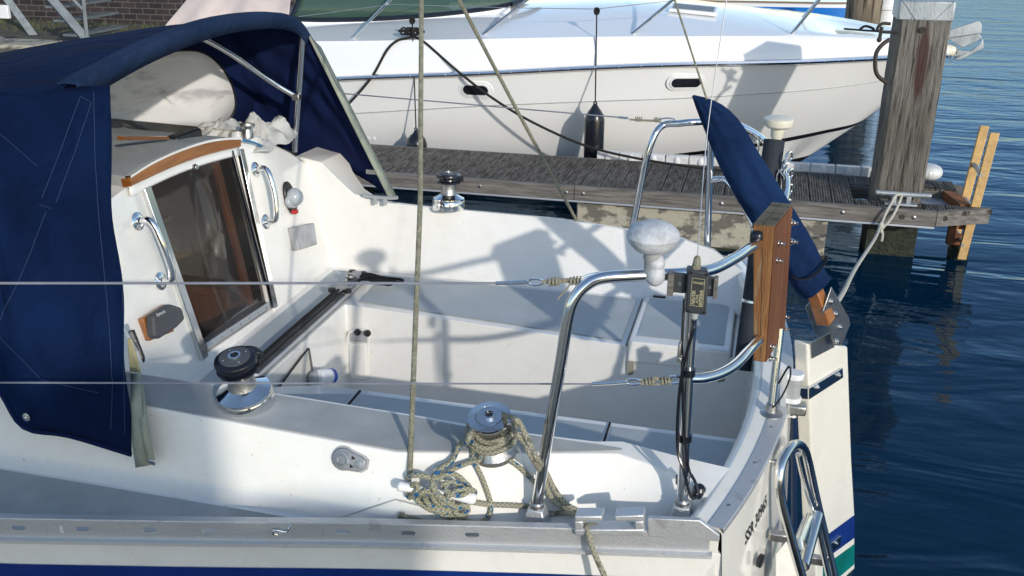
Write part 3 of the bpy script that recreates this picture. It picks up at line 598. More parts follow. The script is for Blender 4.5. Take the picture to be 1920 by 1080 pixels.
# engine control recess (far wall)
fy=lambda x:interp([(-1.38,2.93),(-.33,2.84),(.1,2.83)],x)
def FW(px,py,h=0): return PP(px,py,(-1.38,2.922-h,.7),V((.085,1,0)).normalized())
o=[(650,632),(655,620),(672,614),(690,616),(697,626),(694,645),(690,715),(668,718),(652,712)]
mb=MB();mb.prism([FW(x,y,.002) for x,y in o],(0,-.012,0));ep=mb.build('engine_panel','gelcoat',boat,bevel=.005,seg=3)
o=[(655,644),(687,644),(686,712),(657,708)]
mb=MB();mb.prism([FW(x,y,.015) for x,y in o],(0,-.006,0));mb.build('panel_door','gelcoat',ep,bevel=.005)
mb=MB();mb.prism([FW(x,y,.0155) for x,y in[(656,626),(668,619),(690,622),(688,642),(657,640)]],(0,-.002,0));mb.build('switch_plate','pale_cover',ep)
for x,y in((671,622),(690,624)): mb=MB();mb.lathe(FW(x,y,.018),(0,-1,0),[(.0125,0),(.0125,.008),(.008,.010)],18);kn=mb.build('dial','black_plastic',ep)
# ---------------------------------------------------------------- winches
def winch(px,py,ax,scale,at=None,name='winch',black=True,blue=False):
    c=hit(px,py) if at is None else V(at);ax=V(ax).normalized();s=scale
    mb=MB();mb.lathe(c-ax*.004*s,ax,[(.060*s,0),(.062*s,.004*s),(.062*s,.032*s),(.060*s,.036*s),(.0605*s,.038*s),(.060*s,.043*s),(.046*s,.050*s),(.033*s,.058*s)],40);w=mb.build(name,'chrome',boat,sharp=30)
    mb=MB();mb.lathe(c,ax,[(.033*s,.054*s),(.030*s,.062*s),(.028*s,.075*s),(.029*s,.095*s),(.031*s,.10*s)],32);mb.build('drum','dull_steel',w)
    mb=MB();mb.lathe(c,ax,[(.030*s,.094*s),(.044*s,.098*s),(.046*s,.104*s),(.036*s,.108*s),(.035*s,.113*s),(.046*s,.118*s),(.047*s,.126*s),(.045*s,.130*s),(.036*s,.133*s)],36);j=mb.build('self_tailing_jaw','black_rubber',w)
    R=frame(ax,(1,.5,0));mb=MB();a=[R@V((math.cos(t)*.044*s,math.sin(t)*.044*s,.126*s)) for t in(.2,.5,.8,1.1)];b=[R@V((math.cos(t)*.058*s,math.sin(t)*.058*s,.118*s)) for t in(.25,.5,.8,1.05)]
    mb.loft([[c+p for p in a],[c+p for p in b],[c+p-ax*.02*s for p in b]]);mb.build('stripper_arm','black_plastic',w,thick=.004*s)
    mb=MB();mb.lathe(c,ax,[(.034*s,.1325*s),(.034*s,.136*s),(.016*s,.1375*s)],32);mb.build('top_plate','grey_cover',w)
    mb=MB();mb.lathe(c,ax,[(.014*s,.136*s),(.014*s,.140*s),(.0095*s,.140*s),(.009*s,.1375*s)],24);mb.build('socket_ring','chrome',w)
    mb=MB();mb.prism([c+ax*.1385*s+R@V((math.cos(2*math.pi*k/16)*(.0085 if k%2 else .006)*s,math.sin(2*math.pi*k/16)*(.0085 if k%2 else .006)*s,0)) for k in range(16)],ax*.0008);mb.build('socket','black_plastic',w)
    mb=MB()
    for k in range(4): mb.lathe(c+R@V((math.cos(k*1.57+.4)*.026*s,math.sin(k*1.57+.4)*.026*s,.136*s)),ax,[(.0025*s,0),(.002*s,.001)],8)
    mb.split('screw','stainless',w);return w
winch(464,757,(.0,-.22,1),1.04)
winch(841,392,(0,.10,1),1.0,PZ(841,390,1.152))
# plain sheet winch aft with the tail wound on it
wc=hit(925,838);wa=V((-.02,-.26,1)).normalized()
mb=MB();mb.lathe(wc-wa*.01,wa,[(0.05428,0.0),(0.05428,0.0118),(0.0472,0.01888),(0.04248,0.02596)],36);w2=mb.build('winch','dull_steel',boat)
mb=MB();mb.lathe(wc,wa,[(0.04248,0.00944),(0.03894,0.01888),(0.0354,0.0472),(0.03658,0.07316),(0.0472,0.0826)],32);mb.build('drum','dull_steel',w2)
mb=MB();mb.lathe(wc,wa,[(0.0354,0.07316),(0.04779,0.0826),(0.04956,0.08732),(0.04838,0.09322),(0.03186,0.09558),(0.03068,0.09381),(0.01416,0.09499)],40);mb.build('top_plate','chrome',w2)
mb=MB();mb.lathe(wc,wa,[(0.0300,0.0945),(0.0298,0.0962),(0.01475,0.0963)],32);mb.build('cap','chrome',w2)
mb=MB();mb.lathe(wc,wa,[(0.01475,0.09558),(0.01475,0.10207),(0.01003,0.10207),(0.00944,0.09794)],22);mb.build('socket_ring','chrome',w2)
R=frame(wa,(1,.5,0));mb=MB();mb.prism([wc+wa*.0985+R@V((math.cos(2*math.pi*k/16)*(.0095 if k%2 else .0065),math.sin(2*math.pi*k/16)*(.0095 if k%2 else .0065),0)) for k in range(16)],wa*.0006);mb.build('socket','black_plastic',w2)
# small cleat beside the far winch
c=hit(715,381,0);c=PZ(714,383,1.165);mb=MB();mb.tube([c+V((-.07,.0,.032)),c+V((-.035,0,.028)),c+V((.035,0,.028)),c+V((.07,0,.032))],.007,10,smooth=4);mb.box(c+V((-.02,0,.013)),(.012,.014,.028));mb.box(c+V((.02,0,.013)),(.012,.014,.028));mb.build('cleat','aluminium',boat)
# flat turning block on the coaming side
c=hit(655,862);n=(hit(655,862,1)-c).normalized();ex=(hit(690,872)-hit(620,852)).normalized();R=frame(n,ex)
ol=[];
for a in range(60,301,20): ol.append((.0245*math.cos(math.radians(a))-.012,.0245*math.sin(math.radians(a))))
ol+=[(.032,-.017),(.041,-.008),(.041,.010),(.030,.016)]
mb=MB();mb.prism([c+R@V((x,y,.0)) for x,y in ol],n*.012);blk=mb.build('turning_block','fitting_grey',boat,bevel=.003)
mb=MB();mb.lathe(c+R@V((-.012,0,.011)),n,[(.018,0),(.018,.004),(.011,.005),(.010,.004)],24);mb.lathe(c+R@V((.027,-.001,.011)),n,[(.009,0),(.009,.003),(.004,.004)],18);mb.build('sheave','alu_dark',blk)
mb=MB()
for y in(.009,-.010): mb.prism([c+R@V((x,y+yy,.0121)) for x,yy in((.008,.005),(.018,0),(.009,-.004))],n*.0008)
mb.split('slot','dark_gap',blk)
mb=MB();mb.prism([c+R@V((x*1.12,y*1.15,.0)) for x,y in ol],n*.003);mb.build('bedding','pale_cover',blk)
# horn cleat with two white rounded ends
cl0=hit(744,905,.036);cl1=hit(888,929,.036)
mb=MB();mb.tube([cl0,lerp(cl0,cl1,.06),lerp(cl0,cl1,.25),lerp(cl0,cl1,.5),lerp(cl0,cl1,.75),lerp(cl0,cl1,.93),cl1],.012,14,smooth=5,radii=[.004,.0075,.0095,.0105,.011,.011,.0105,.010,.0095,.009,.0085,.008,.008,.008,.008,.008,.008,.008,.0085,.009,.010,.011,.012,.0125,.013,.0135,.0135,.0125,.0115,.009,.004])
cm=hit(820,918);nn=(hit(820,918,1)-cm).normalized();mb.box(cm+nn*.012,(.05,.02,.03));mb.build('horn_cleat','white_plastic',boat)
# ---------------------------------------------------------------- toe rail with slots
def TR(px,py,out=.0):
    y=1.55
    for _ in range(8):
        p=PY(px,py,y);y=sheer(p.x)-out
    return p
slots=[TR(px,1000).x for px in(43,162,285,397,525,645,768,887)]
sp=(slots[7]-slots[0])/7
slots=[slots[0]-sp*k for k in range(14,0,-1)]+slots
fyo=.006;z0r,z1r=.966,1.012
def rp(x,z,d=0): return V((x,sheer(x)-fyo+d,z))
cells=[];xe=-.205
mb=MB();edges=[-4.1]+[(a+b)/2 for a,b in zip(slots,slots[1:])]
edges=[slots[0]-sp/2]+[(a+b)/2 for a,b in zip(slots,slots[1:])]+[slots[-1]+sp/2]
for x,e0,e1 in zip(slots,edges,edges[1:]):
    st=stadium(x,.992,.030,.0115,24);n=len(st);out=[]
    for (u,v) in st:
        du,dv=u-x,v-.992;du=du or 1e-6;dv=dv or 1e-6
        k=min(((e1-x) if du>0 else (x-e0))/abs(du),((z1r-.992) if dv>0 else (.992-z0r))/abs(dv));out.append((x+du*k,.992+dv*k))
    # snap the nearest samples to the corners so that the plates join without gaps
    for cx_,cz_ in((e0,z0r),(e1,z0r),(e0,z1r),(e1,z1r)):
        i=min(range(n),key=lambda i:(out[i][0]-cx_)**2+((out[i][1]-cz_)*2)**2);out[i]=(cx_,cz_)
    mb.add([rp(u,v) for u,v in st]+[rp(u,v) for u,v in out],[(i,(i+1)%n,n+(i+1)%n,n+i) for i in range(n)])
xs=[edges[-1]+(-.02-edges[-1])*i/12 for i in range(13)];mb.loft([[rp(x,z1r) for x in xs],[rp(x,z0r) for x in xs]])
toe=mb.build('toe_rail','aluminium',boat,thick=.003,flatshade=True)
xs=[-4.1+(4.1-.012)*i/50 for i in range(51)]
mb=MB();mb.loft([[rp(x,z1r,-.0015) for x in xs],[rp(x,z1r+.003,-.001) for x in xs],[rp(x,z1r+.003,.016) for x in xs],[rp(x,z1r-.001,.018) for x in xs]]);mb.build('rail_lip','aluminium',toe)
mb=MB();mb.loft([[rp(x,z0r+.002,-.001) for x in xs],[rp(x,z0r-.001,-.012) for x in xs],[rp(x,z0r-.009,-.013) for x in xs],[rp(x,z0r-.011,.010) for x in xs]]);mb.build('rubbing_flange','aluminium',toe)
mb=MB()
for px,py in((991,999),(1028,1000),(1064,1000),(1216,997),(1264,996),(1298,996),(1236,991)):
    p=TR(px,py,.006);mb.lathe(p,(0,-1,0),[(.005,-.001),(.005,.0015),(.003,.0025)],10)
mb.split('screw','dull_steel',toe)
mb=MB();p=TR(106,991,.0068);mb.box(p,(.034,.0008,.018));mb.build('sticker','sticker',toe)
# the far toe rail
mb=MB();xs=[-4.1+(4.1-.03)*i/30 for i in range(31)];mb.loft([[V((x,2*CY-sheer(x)+.004,.96)) for x in xs],[V((x,2*CY-sheer(x)+.004,1.012)) for x in xs]]);mb.build('toe_rail','aluminium',boat,thick=.003)
# corner end plate where the rail meets the transom
mb=MB();a=TR(1310,980,.009);b=TR(1350,1017,.009);mb.prism([TR(1215,972,.010),TR(1312,976,.010),TR(1349,1004,.010),TR(1349,1016,.010),TR(1215,1006,.010)],(0,.012,0));mb.build('end_plate','aluminium',toe,bevel=.002)
# fairlead over the rail
def FL(px,py,o=.022): return TR(px,py,o)
fl=MB()
for q in([(1077,968),(1129,968),(1129,978),(1077,978)],[(1152,968),(1207,966),(1207,978),(1152,978)],[(1077,978),(1093,978),(1093,994),(1077,994)],[(1190,978),(1207,978),(1207,994),(1190,994)],[(1077,993),(1208,993),(1208,1005),(1077,1005)]):
    fl.prism([FL(*c) for c in q],(0,.034,0))
fair=fl.build('fairlead','aluminium',boat,bevel=.0035,seg=3)
# ---------------------------------------------------------------- pushpit
def tubeobj(name,pts,r,m,parent,smooth=8,n=14,**k): mb=MB();mb.tube(pts,r,n,smooth=smooth,**k);return mb.build(name,m,parent)
rn=[PY(x,y,w) for x,y,w in[(1006,950,1.735),(1022,850,1.74),(1048,700,1.745),(1064,600,1.75),(1076,562,1.755),(1097,536,1.765),(1130,521,1.78),(1200,516,1.81),(1280,513,1.85),(1335,505,1.91),(1378,484,2.02),(1405,466,2.12),(1432,452,2.24)]]
push=tubeobj('pushpit',rn,.0125,'chrome',boat)
l2=[PY(1279,945,1.815),PY(1283,850,1.82),PY(1289,720,1.83),PY(1296,590,1.84),PY(1300,515,1.852)]
tubeobj('stanchion',l2,.0123,'stainless',push)
tubeobj('lower_rail',[PY(x,y,w) for x,y,w in[(1291,710,1.832),(1320,709,1.86),(1350,701,1.91),(1380,683,1.98),(1404,658,2.07),(1425,636,2.2)]],.0118,'chrome',push)
def base(px,py,y,name='foot'):
    p=PY(px,py,y);d=onb(p.x,p.y,-.01);mb=MB();w=.031;t=.017
    mb.hexa([d+V((-w,-w,0)),d+V((w,-w,0)),d+V((w,w,0)),d+V((-w,w,0)),p+V((-t,-t,.004)),p+V((t,-t,.004)),p+V((t,t,.004)),p+V((-t,t,.004))]);mb.build(name,'aluminium',push,bevel=.004,seg=3)
    mb=MB();mb.lathe(p,(0,0,1),[(.016,0),(.016,.012),(.013,.016)],18);mb.build('collar','dull_steel',push)
base(1006,952,1.735);base(1279,947,1.815)
rf=[PY(1187,425,3.46),PY(1200,355,3.455),PY(1213,295,3.45),PZ(1228,252,1.46),PZ(1245,234,1.49),PZ(1272,225,1.5),PZ(1312,223,1.5),PZ(1362,228,1.5),PZ(1402,243,1.5),PZ(1434,265,1.5),V((.05,3.10,1.5)),V((.09,2.85,1.49)),V((.08,2.6,1.46)),V((.07,2.36,1.44))]
rf[6]=V((-.235,3.50,1.505));rf[5]=lerp(rf[4],rf[6],.5)
tubeobj('top_rail',rf,.0125,'chrome',push)
tubeobj('stanchion',[PY(1326,470,3.47),PY(1330,350,3.46),PY(1334,226,3.45)],.0123,'chrome',push)
tubeobj('lower_rail',[PY(1331,337,3.46),PY(1365,342,3.42),V((.0,3.2,1.25)),V((.06,2.9,1.22)),V((.07,2.6,1.2)),V((.06,2.36,1.2))],.0115,'chrome',push)
for px,py in((1188,430),(1326,470)): 
    p=PY(px,py,3.46);mb=MB();mb.lathe(p-V((0,0,.03)),(0,0,1),[(.028,0),(.028,.012),(.015,.03)],18);mb.build('foot','stainless',push)
# post standing on the transom
pb=V((.098,2.27,1.022));tubeobj('stern_post',[pb,PY(1463,615,2.32)],.0105,'stainless',push,smooth=0)
mb=MB();mb.lathe(pb,(0,0,1),[(.03,0),(.03,.004),(.016,.010),(.014,.03)],22);mb.build('flange','dull_steel',push)
tubeobj('loop_line',[pb+V((.0,-.01,.02)),pb+V((.02,-.03,.07)),pb+V((.035,-.02,.12)),pb+V((.03,0,.14)),pb+V((.01,.0,.09))],.0025,'black_rope',push,n=6)
# wooden board bridging the two halves of the pushpit
y0=2.2;zt=PY(1412,422,y0).z
f_=[PY(1412,677,y0),PY(1435,680,y0),PY(1452,426,y0),PY(1412,422,y0)];k0=PZ(1448,387,f_[3].z);k1=PZ(1485,385,f_[2].z);dv=k1-f_[2];k0=f_[3]+dv
mb=MB();s_=lambda t:[f_[0]+(f_[1]-f_[0])*t,f_[3]+(f_[2]-f_[3])*t]
fa=[f_[0],f_[1],f_[2],f_[3]];sl=V((0,0,.055))
bk=[f_[0]+dv+sl*.6,PY(1470,620,k1.y),k1,k0]
mb.hexa([fa[0],fa[1],bk[1],bk[0],fa[3],fa[2],k1,k0]);board=mb.build('mounting_board','board_edge',boat,bevel=.003)
n_=(f_[1]-f_[2]).cross(dv).normalized()
if n_.x<0:n_=-n_
mb=MB();i1=.02;a,b,c,d=f_[1],bk[1],k1,f_[2];m4=(a+b+c+d)/4
mb.prism([lerp(p,m4,.006)+n_*.0003 for p in(a,b,c,d)],n_*.0015);mb.build('face_panel','board_face',board)
mb=MB();tp=[f_[3],f_[2],k1,k0];c4=sum(tp,V())/4;mb.prism([lerp(p,c4,.02)+V((0,0,.0005)) for p in tp],(0,0,.003));mb.build('weathered_top','board_top',board)
mb=MB();mb.quad(*[lerp(f_[3],f_[2],t)+V((0,0,.0042)) for t in(.435,.455)],*[lerp(k0,k1,t)+V((0,0,.0042)) for t in(.455,.435)]);
q0=lerp(f_[3],f_[2],.46);q1=lerp(f_[0],f_[1],.55);mb.quad(q0+V((0,-.0006,0)),q0+V((.001,-.0006,0)),q1+V((.001,-.0006,0)),q1+V((0,-.0006,0)));mb.build('glue_joint','dark_gap',board)
mb=MB()
for px,py in((1459,456),(1456,488),(1484,418),(1484,453),(1468,593),(1468,617),(1444,649),(1444,672)):
    # nuts on the after face: walk along the face plane
    p=PP(px,py,m4,n_);mb.lathe(p-n_*.002,n_,[(.0095,0),(.0095,.004),(.006,.005),(.006,.011),(.0035,.012),(.0035,.019)],6 if False else 12)
mb.split('bolt','stainless',board)
mb=MB();mb.box(PY(1418,447,y0-.0)+V((.0,.01,0)),(.03,.05,.04));mb.build('clamp','black_rubber',board,bevel=.01)
# ---------------------------------------------------------------- things on the pushpit
vc=PY(1225,442,1.815);mb=MB();mb.lathe(vc,(0,0,1),[(.018,-.034),(.036,-.028),(.049,-.014),(.0535,.0),(.050,.010),(.040,.020),(.024,.027),(.008,.030),(.001,.0305)],36)
gps=mb.build('satellite_receiver','weathered_enamel',push,bevel=0,label='weathered grey mushroom shaped receiver clamped to the near stern rail')
rc=PY(1229,512,1.815);mb=MB();mb.lathe(vc-V((0,0,.06)),(0,0,1),[(.0155,-.03),(.0155,.008),(.018,.012),(.018,.03)],20);mb.build('stem','pale_cover',gps)
mb=MB();mb.ball(rc+V((.0,.0,-.004)),.0215,20,12,(.95,1.05,1.1));mb.ball(rc+V((0,.0,.022)),.0185,20,10);mb.build('clamp','weathered_enamel',gps)
# antenna box
q=[PY(1291,506,1.795),PY(1330,511,1.795),PY(1324,592,1.795),PY(1285,587,1.795)]
q=[q[3],q[2],q[1],q[0]];ex=(q[1]-q[0]).normalized();ez=((q[3]-q[0])-ex*(q[3]-q[0]).dot(ex)).normalized();ny=ex.cross(ez);bk_=ny*-.030
Rz=Matrix.Rotation(math.radians(12),3,ez);
dvec=(Rz@(-ny)).normalized()*.030
mb=MB();mb.prism(q,dvec);ant=mb.build('active_antenna','grey_plastic',push,bevel=.004,seg=3,label='dark grey radio antenna box with pale lettering strapped to the stern post')
fx=lambda u,v,w:q[0]+ex*u+ez*v+ny*w
wd=(q[1]-q[0]).length;ht=(q[3]-q[0]).dot(ez)
def fxs(u,v,w): # u,v in 0..1 of the front face
    return q[0]+(q[1]-q[0])*u+(q[3]-q[0])*v+ny*w
mb=MB();mb.prism([fxs(u,v,.0003) for u,v in((.18,.2),(.25,.16),(.75,.16),(.82,.2),(.82,.84),(.18,.84))],ny*.0006);mb.build('label_plate','label_dark',ant)
mb=MB()
for a,b in(((.2,.2),(.2,.83)),((.2,.83),(.8,.83)),((.8,.83),(.8,.2)),((.8,.2),(.2,.2))): mb.tube([fxs(*a,.0012),fxs(*b,.0012)],.00035,4)
mb.build('label_border','gold_text',ant)
A_=lambda u0,v0,s:(lambda u,v,w:fxs(u0,v0,.0015)+ (q[1]-q[0]).normalized()*u*s+(q[3]-q[0]).normalized()*v*s)
text('TARGET',.0088,A_(.23,.71,.74),'lettering','gold_text',ant)
eu=(q[3]-q[0]).normalized();ev=-(q[1]-q[0]).normalized()
def vert(s,size,u0,v0,xs=1): text(s,size,lambda u,v,w:fxs(u0,v0,.0015)+eu*u*xs+ev*v,'lettering','gold_text',ant)
vert('NAUTEK',.0100,.41,.23,.78);vert('ACTIVE',.0075,.57,.27,.72);vert('ANTENNA',.0100,.77,.21,.72)
mb=MB()
for u,v in((.13,.06),(.87,.06),(.13,.94),(.87,.94)): mb.lathe(fxs(u,v,.0),ny,[(.0032,0),(.0032,.0012)],12)
mb.split('screw_well','black_plastic',ant)
mb=MB();c=lerp(q[0],q[3],.6)+dvec*.7;mb.box(c+V((-.014,0,0)),(.028,.008,.043));c2=lerp(q[1],q[2],.6)+dvec*.7;mb.box(c2+V((.006,0,0)),(.024,.008,.043));mb.split('mounting_ear','grey_plastic',ant,bevel=.003)
mb=MB();mb.box(c+V((-.03,.0,-.003)),(.012,.024,.046));mb.box(c2+V((.018,.0,-.001)),(.008,.022,.043));mb.split('wooden_packer','fascia_wood',ant,bevel=.001)
mb=MB();mb.lathe(c+V((-.012,-.004,0)),(0,-1,0),[(.005,0),(.004,.002)],12);mb.lathe(c2+V((.006,-.004,.0)),(0,-1,0),[(.005,0),(.004,.002)],12);mb.split('screw','stainless',ant)
tpp=lerp(q[2],q[3],.58)+dvec*.5
mb=MB();mb.lathe(tpp,ez,[(.010,-.001),(.0085,.008),(.0065,.022),(.0035,.026)],14);mb.build('whip_base','old_rope',ant)
tubeobj('whip',[tpp+ez*.024,PY(1326,250,1.93),PY(1362,0,1.99),PY(1376,-110,2.02)],.0011,'wire',ant,n=6)
mb=MB();mb.lathe(lerp(q[0],q[1],.5)+dvec*.5,-ez,[(.009,0),(.009,.006),(.0075,.007),(.0075,.014),(.004,.018)],14);mb.build('gland','pale_cover',ant)
g0=lerp(q[0],q[1],.5)+dvec*.5
tubeobj('cable',[g0-ez*.018,PY(1300,618,1.80),PY(1288,660,1.802),PY(1279,700,1.804),PY(1272,760,1.805),PY(1270,840,1.80),PY(1281,880,1.79),PY(1290,915,1.795),PY(1298,934,1.80),PY(1309,927,1.81),PY(1304,905,1.82),PY(1296,890,1.83)],.0035,'black_rubber',ant,n=8)
tubeobj('cable',[PY(1283,560,1.825),PY(1279,640,1.812),PY(1280,720,1.806),PY(1282,800,1.803),PY(1289,868,1.80),PY(1297,895,1.81)],.003,'black_rubber',ant,n=8)
mb=MB();c=onb(-.055,1.852,0);mb.lathe(c,(.25,-.3,1),[(.014,-.01),(.014,.012),(.008,.018)],16);mb.build('deck_gland','black_rubber',ant)
for py in(697,820,900): 
    p=lerp(l2[0],l2[4],(945-py)/430);pp=PY(1290 if py<750 else (1284 if py<860 else 1280),py,1.825);mb=MB();mb.lathe(pp,(l2[4]-l2[0]),[(.0155,-.008),(.0158,.008)],16);mb.build('tape','black_rubber',push)
mb=MB();mb.box(PY(1274,655,1.80),(.006,.02,.032));mb.box(PY(1274,672,1.80),(.01,.02,.012));mb.build('clip','dull_steel',push,bevel=.002)
# pipe socket, ring and the pale round receiver beyond
pt,pbm=PY(1452,262,2.93),PY(1394,692,2.74)
ax=(pt-pbm).normalized();L_=(pt-pbm).length
mb=MB();mb.lathe(pbm,ax,[(.031,0),(.031,L_),(.0275,L_),(.0275,L_-.08),(.001,L_-.09)],28,cap=False);mb.lathe(pbm,ax,[(.030,.0),(.0,.0005)],28,cap=False);pipe=mb.build('pipe_socket','grey_tube',boat)
mb=MB();mb.lathe(pbm,ax,[(.0315,L_*.295),(.0335,L_*.297),(.0335,L_*.307),(.0315,L_*.309)],28);mb.build('hose_clip','stainless',pipe)
mc=PY(1460,226,3.12);mb=MB();mb.lathe(mc,(0,0,1),[(.0,-.026),(.034,-.022),(.043,-.016),(.0475,-.004),(.046,.006),(.036,.011),(.0,.013)],32,cap=False);rr=mb.build('round_receiver','cream_plastic',boat)
mb=MB();mb.lathe(mc,(0,0,-1),[(.022,.02),(.020,.05),(.014,.06),(.014,.11)],20);mb.build('stem','cream_plastic',rr)
# chain and shackles hanging on the far rail
mb=MB();ch=[(1478,296),(1470,312),(1480,328),(1469,342),(1479,357),(1468,370),(1476,385),(1466,398)]
for i,(x,y) in enumerate(ch):
    c=PY(x,y,2.88-.0*i);R=Matrix.Rotation(.6+1.45*(i%2),3,'Z')@Matrix.Rotation(.35*(-1)**i,3,'Y');mb.tube([c+R@V((.010*math.cos(t),0,.019*math.sin(t))) for t in[2*math.pi*k/14 for k in range(14)]],.0036,7,closed=True)
mb.build('chain','chrome',boat)
mb=MB()
for x in(1462,1472): mb.tube([PY(x,318,2.87),PY(x-6,340,2.87),PY(x-8,420,2.86),PY(x+3,425,2.86),PY(x+6,345,2.87),PY(x,318,2.87)],.0028,7,smooth=4)
mb.tube([PY(1412,250,3.22),PY(1405,300,3.21),PY(1413,330,3.2),PY(1424,300,3.2),PY(1420,262,3.21)],.002,6,smooth=5);mb.tube([PY(1425,255,3.2),PY(1419,320,3.2),PY(1428,345,3.2),PY(1432,300,3.2)],.002,6,smooth=5)
mb.split('wire_hook','stainless',boat)
# stern light
lc=PY(1480,724,2.34);yd=V((.45,-.9,0)).normalized()
ol=[(-.018,-.016),(.010,-.022)]+[(.012+.022*math.cos(a),.022*math.sin(a)) for a in[-1.2+.3*k for k in range(9)]]+[(.010,.022),(-.018,.016)]
def lbox(z0,z1,s,name,m,par): mb=MB();mb.prism([lc+V((x*s,y*s,z0)) for x,y in ol],(0,0,z1-z0));return mb.build(name,m,par,bevel=.002)
sl_=lbox(.026,.042,1,'stern_light','white_plastic',boat);lbox(-.042,-.028,1,'lower_shade','white_plastic',sl_);lbox(-.028,.026,.86,'lens','pale_cover',sl_)
mb=MB();mb.prism([lc+V((-.018,-.018,-.05)),lc+V((-.004,-.026,-.05)),lc+V((-.010,-.026,.052)),lc+V((-.030,-.018,.06))],(-.002,.04,0));mb.build('back_plate','white_plastic',sl_)
# small white flap in the corner of the cockpit
mb=MB();mb.prism([PX(1428,690,.0),PX(1450,672,.0),PX(1440,775,.0),PX(1406,770,.0)],(-.012,0,0))
mb.build('drain_flap','gelcoat',boat,bevel=.003)
# ---------------------------------------------------------------- rudder, cheeks and covered tiller
RN=V((.857,-.515,0)).normalized();RQ=V((.17,2.55,0));RU=V((.515,.857,0)).normalized()
def RF(px,py,h=0): return PP(px,py,RQ+RN*h,RN)
tl=RF(1514,645);tr_=RF(1590,650);zt=(tl.z);bl=RF(1530,1080);br=RF(1603,1075)
o=[tl,V((tr_.x,tr_.y,tr_.z)),RF(1597,860),RF(1603,965),RF(1603,1078),V((br.x,br.y,-.4)),V((bl.x,bl.y,-.4)),RF(1531,1080),RF(1520,800)]
mb=MB();mb.prism(o,RN*-.045);rud=mb.build('rudder','gelcoat_rudder',boat,bevel=.006,seg=3)
def RZ(px,z,h): # on the blade at the column where (px) runs, height z
    lo,hi=-.2,.6
    for _ in range(40):
        c=(lo+hi)/2;p=RQ+RU*c+RN*h;p.z=z
        s=proj_(p)[0]
        if s<px: lo=c
        else: hi=c
    return p
def proj_(p):
    c,s=math.cos(TH),math.sin(TH);X=p.x*c+p.y*s;Y=-p.x*s+p.y*c;H=p.z-HC
    zc=Y*math.cos(PT)-H*math.sin(PT);return (960+F*X/zc,540-F*(Y*math.sin(PT)+H*math.cos(PT))/zc)
def band(a,b,c,d,name,m): mb=MB();mb.prism([RF(*a,.0008),RF(*b,.0008),RF(*c,.0008),RF(*d,.0008)],RN*.0012);return mb.build(name,m,rud)
band((1543,1009),(1601.5,966),(1602,1008),(1543,1051),'blue_band','blue_paint')
band((1543,1063),(1602,1020),(1601,1058),(1543,1108),'teal_band','teal_paint')
def bolt(mb,px,py,h,r=.0085): p=RF(px,py,h);mb.lathe(p,RN,[(r*1.25,0),(r*1.25,.0015),(r,.002),(r,.006),(r*.55,.007),(r*.55,.010)],12)
mb=MB();mb.prism([RF(*c,.0) for c in((1518,642),(1557,622),(1563,650),(1520,672))],RN*.004);mb.build('head_plate','dull_steel',rud,bevel=.001)
mb=MB();mb.prism([RF(*c,.002) for c in((1514,727),(1577,689),(1578,707),(1514,748))],RN*.006);mb.prism([RF(1498,729,.0)+RN*-.02,RF(1515,727,.008),RF(1515,748,.008),RF(1498,749,.0)+RN*-.02],RU*-.004);st=mb.build('rudder_strap','stainless',rud,bevel=.0012)
mb=MB();bolt(mb,1531,726,.008);bolt(mb,1571,703,.008);mb.split('bolt','stainless',rud)
mb=MB();mb.prism([RF(*c,.002) for c in((1552,1020),(1574,1003),(1574,1022),(1552,1038))],RN*.006);mb.build('lower_strap','stainless',rud,bevel=.0012)
mb=MB();bolt(mb,1567,1018,.008,.006);mb.split('bolt','stainless',rud)
# gudgeon, and a navy tube painted for the reflection in the transom gap
mb=MB();mb.tube([PY(1488,782,2.5),PY(1489,1010,2.5)],.008,12);mb.build('gap_reflection','navy_gloss',rud)
mb=MB();mb.box(PY(1494,765,2.46),(.05,.04,.03));mb.build('gudgeon','dull_steel',rud,bevel=.006)
# cheek plates
for h,q in((.030,[(1557,537),(1541,583),(1563,647),(1576,647),(1592,608),(1590,596)]),(-.035,[(1522,560),(1509,575),(1531,632),(1556,640),(1563,600),(1550,560)])):
    mb=MB();mb.prism([RF(*c,h) for c in q],RN*.004);cp=mb.build('cheek_plate','dull_steel',rud,bevel=.0012)
    if h>0:
        mb=MB()
        for c in((1557,565),(1566,589),(1574,613),(1568,640)): bolt(mb,*c,h+.004,.0075)
        mb.split('bolt','stainless',cp)
T0=RF(1566,615,0);T0=V((.235,2.60,1.10));
tp=[PY(1548,600,2.60),PY(1522,530,2.585),PY(1500,475,2.57),PY(1462,405,2.55),PY(1425,345,2.52),PY(1385,278,2.49),PY(1345,218,2.465),PY(1312,186,2.45)]
mb=MB();mb.tube([lerp(tp[0],tp[1],-.05),lerp(tp[0],tp[1],.9)],.02,4,radii=[.030,.024],up=(1,.3,.5));mb.build('tiller','varnish',rud,bevel=.004)
rows=[]
cvr=[(1568,520,1508,568,2.585),(1553,508,1478,532,2.58),(1540,482,1466,510,2.575),(1520,440,1440,470,2.57),(1480,385,1402,418,2.55),(1448,328,1362,352,2.53),(1418,276,1340,300,2.51),(1404,232,1322,252,2.49),(1372,206,1308,210,2.47),(1356,192,1300,186,2.46),(1300,176,1296,180,2.45)]
cvr=[(1560,522,1508,562,2.585),(1545,508,1488,545,2.58),(1540,482,1476,515,2.575),(1518,438,1452,478,2.57),(1484,385,1412,424,2.55),(1448,326,1374,362,2.53),(1414,272,1342,303,2.51),(1398,238,1322,252,2.49),(1370,206,1306,207,2.47),(1340,187,1299,186,2.46),(1302,178,1297,180,2.45)]
random.seed(3)
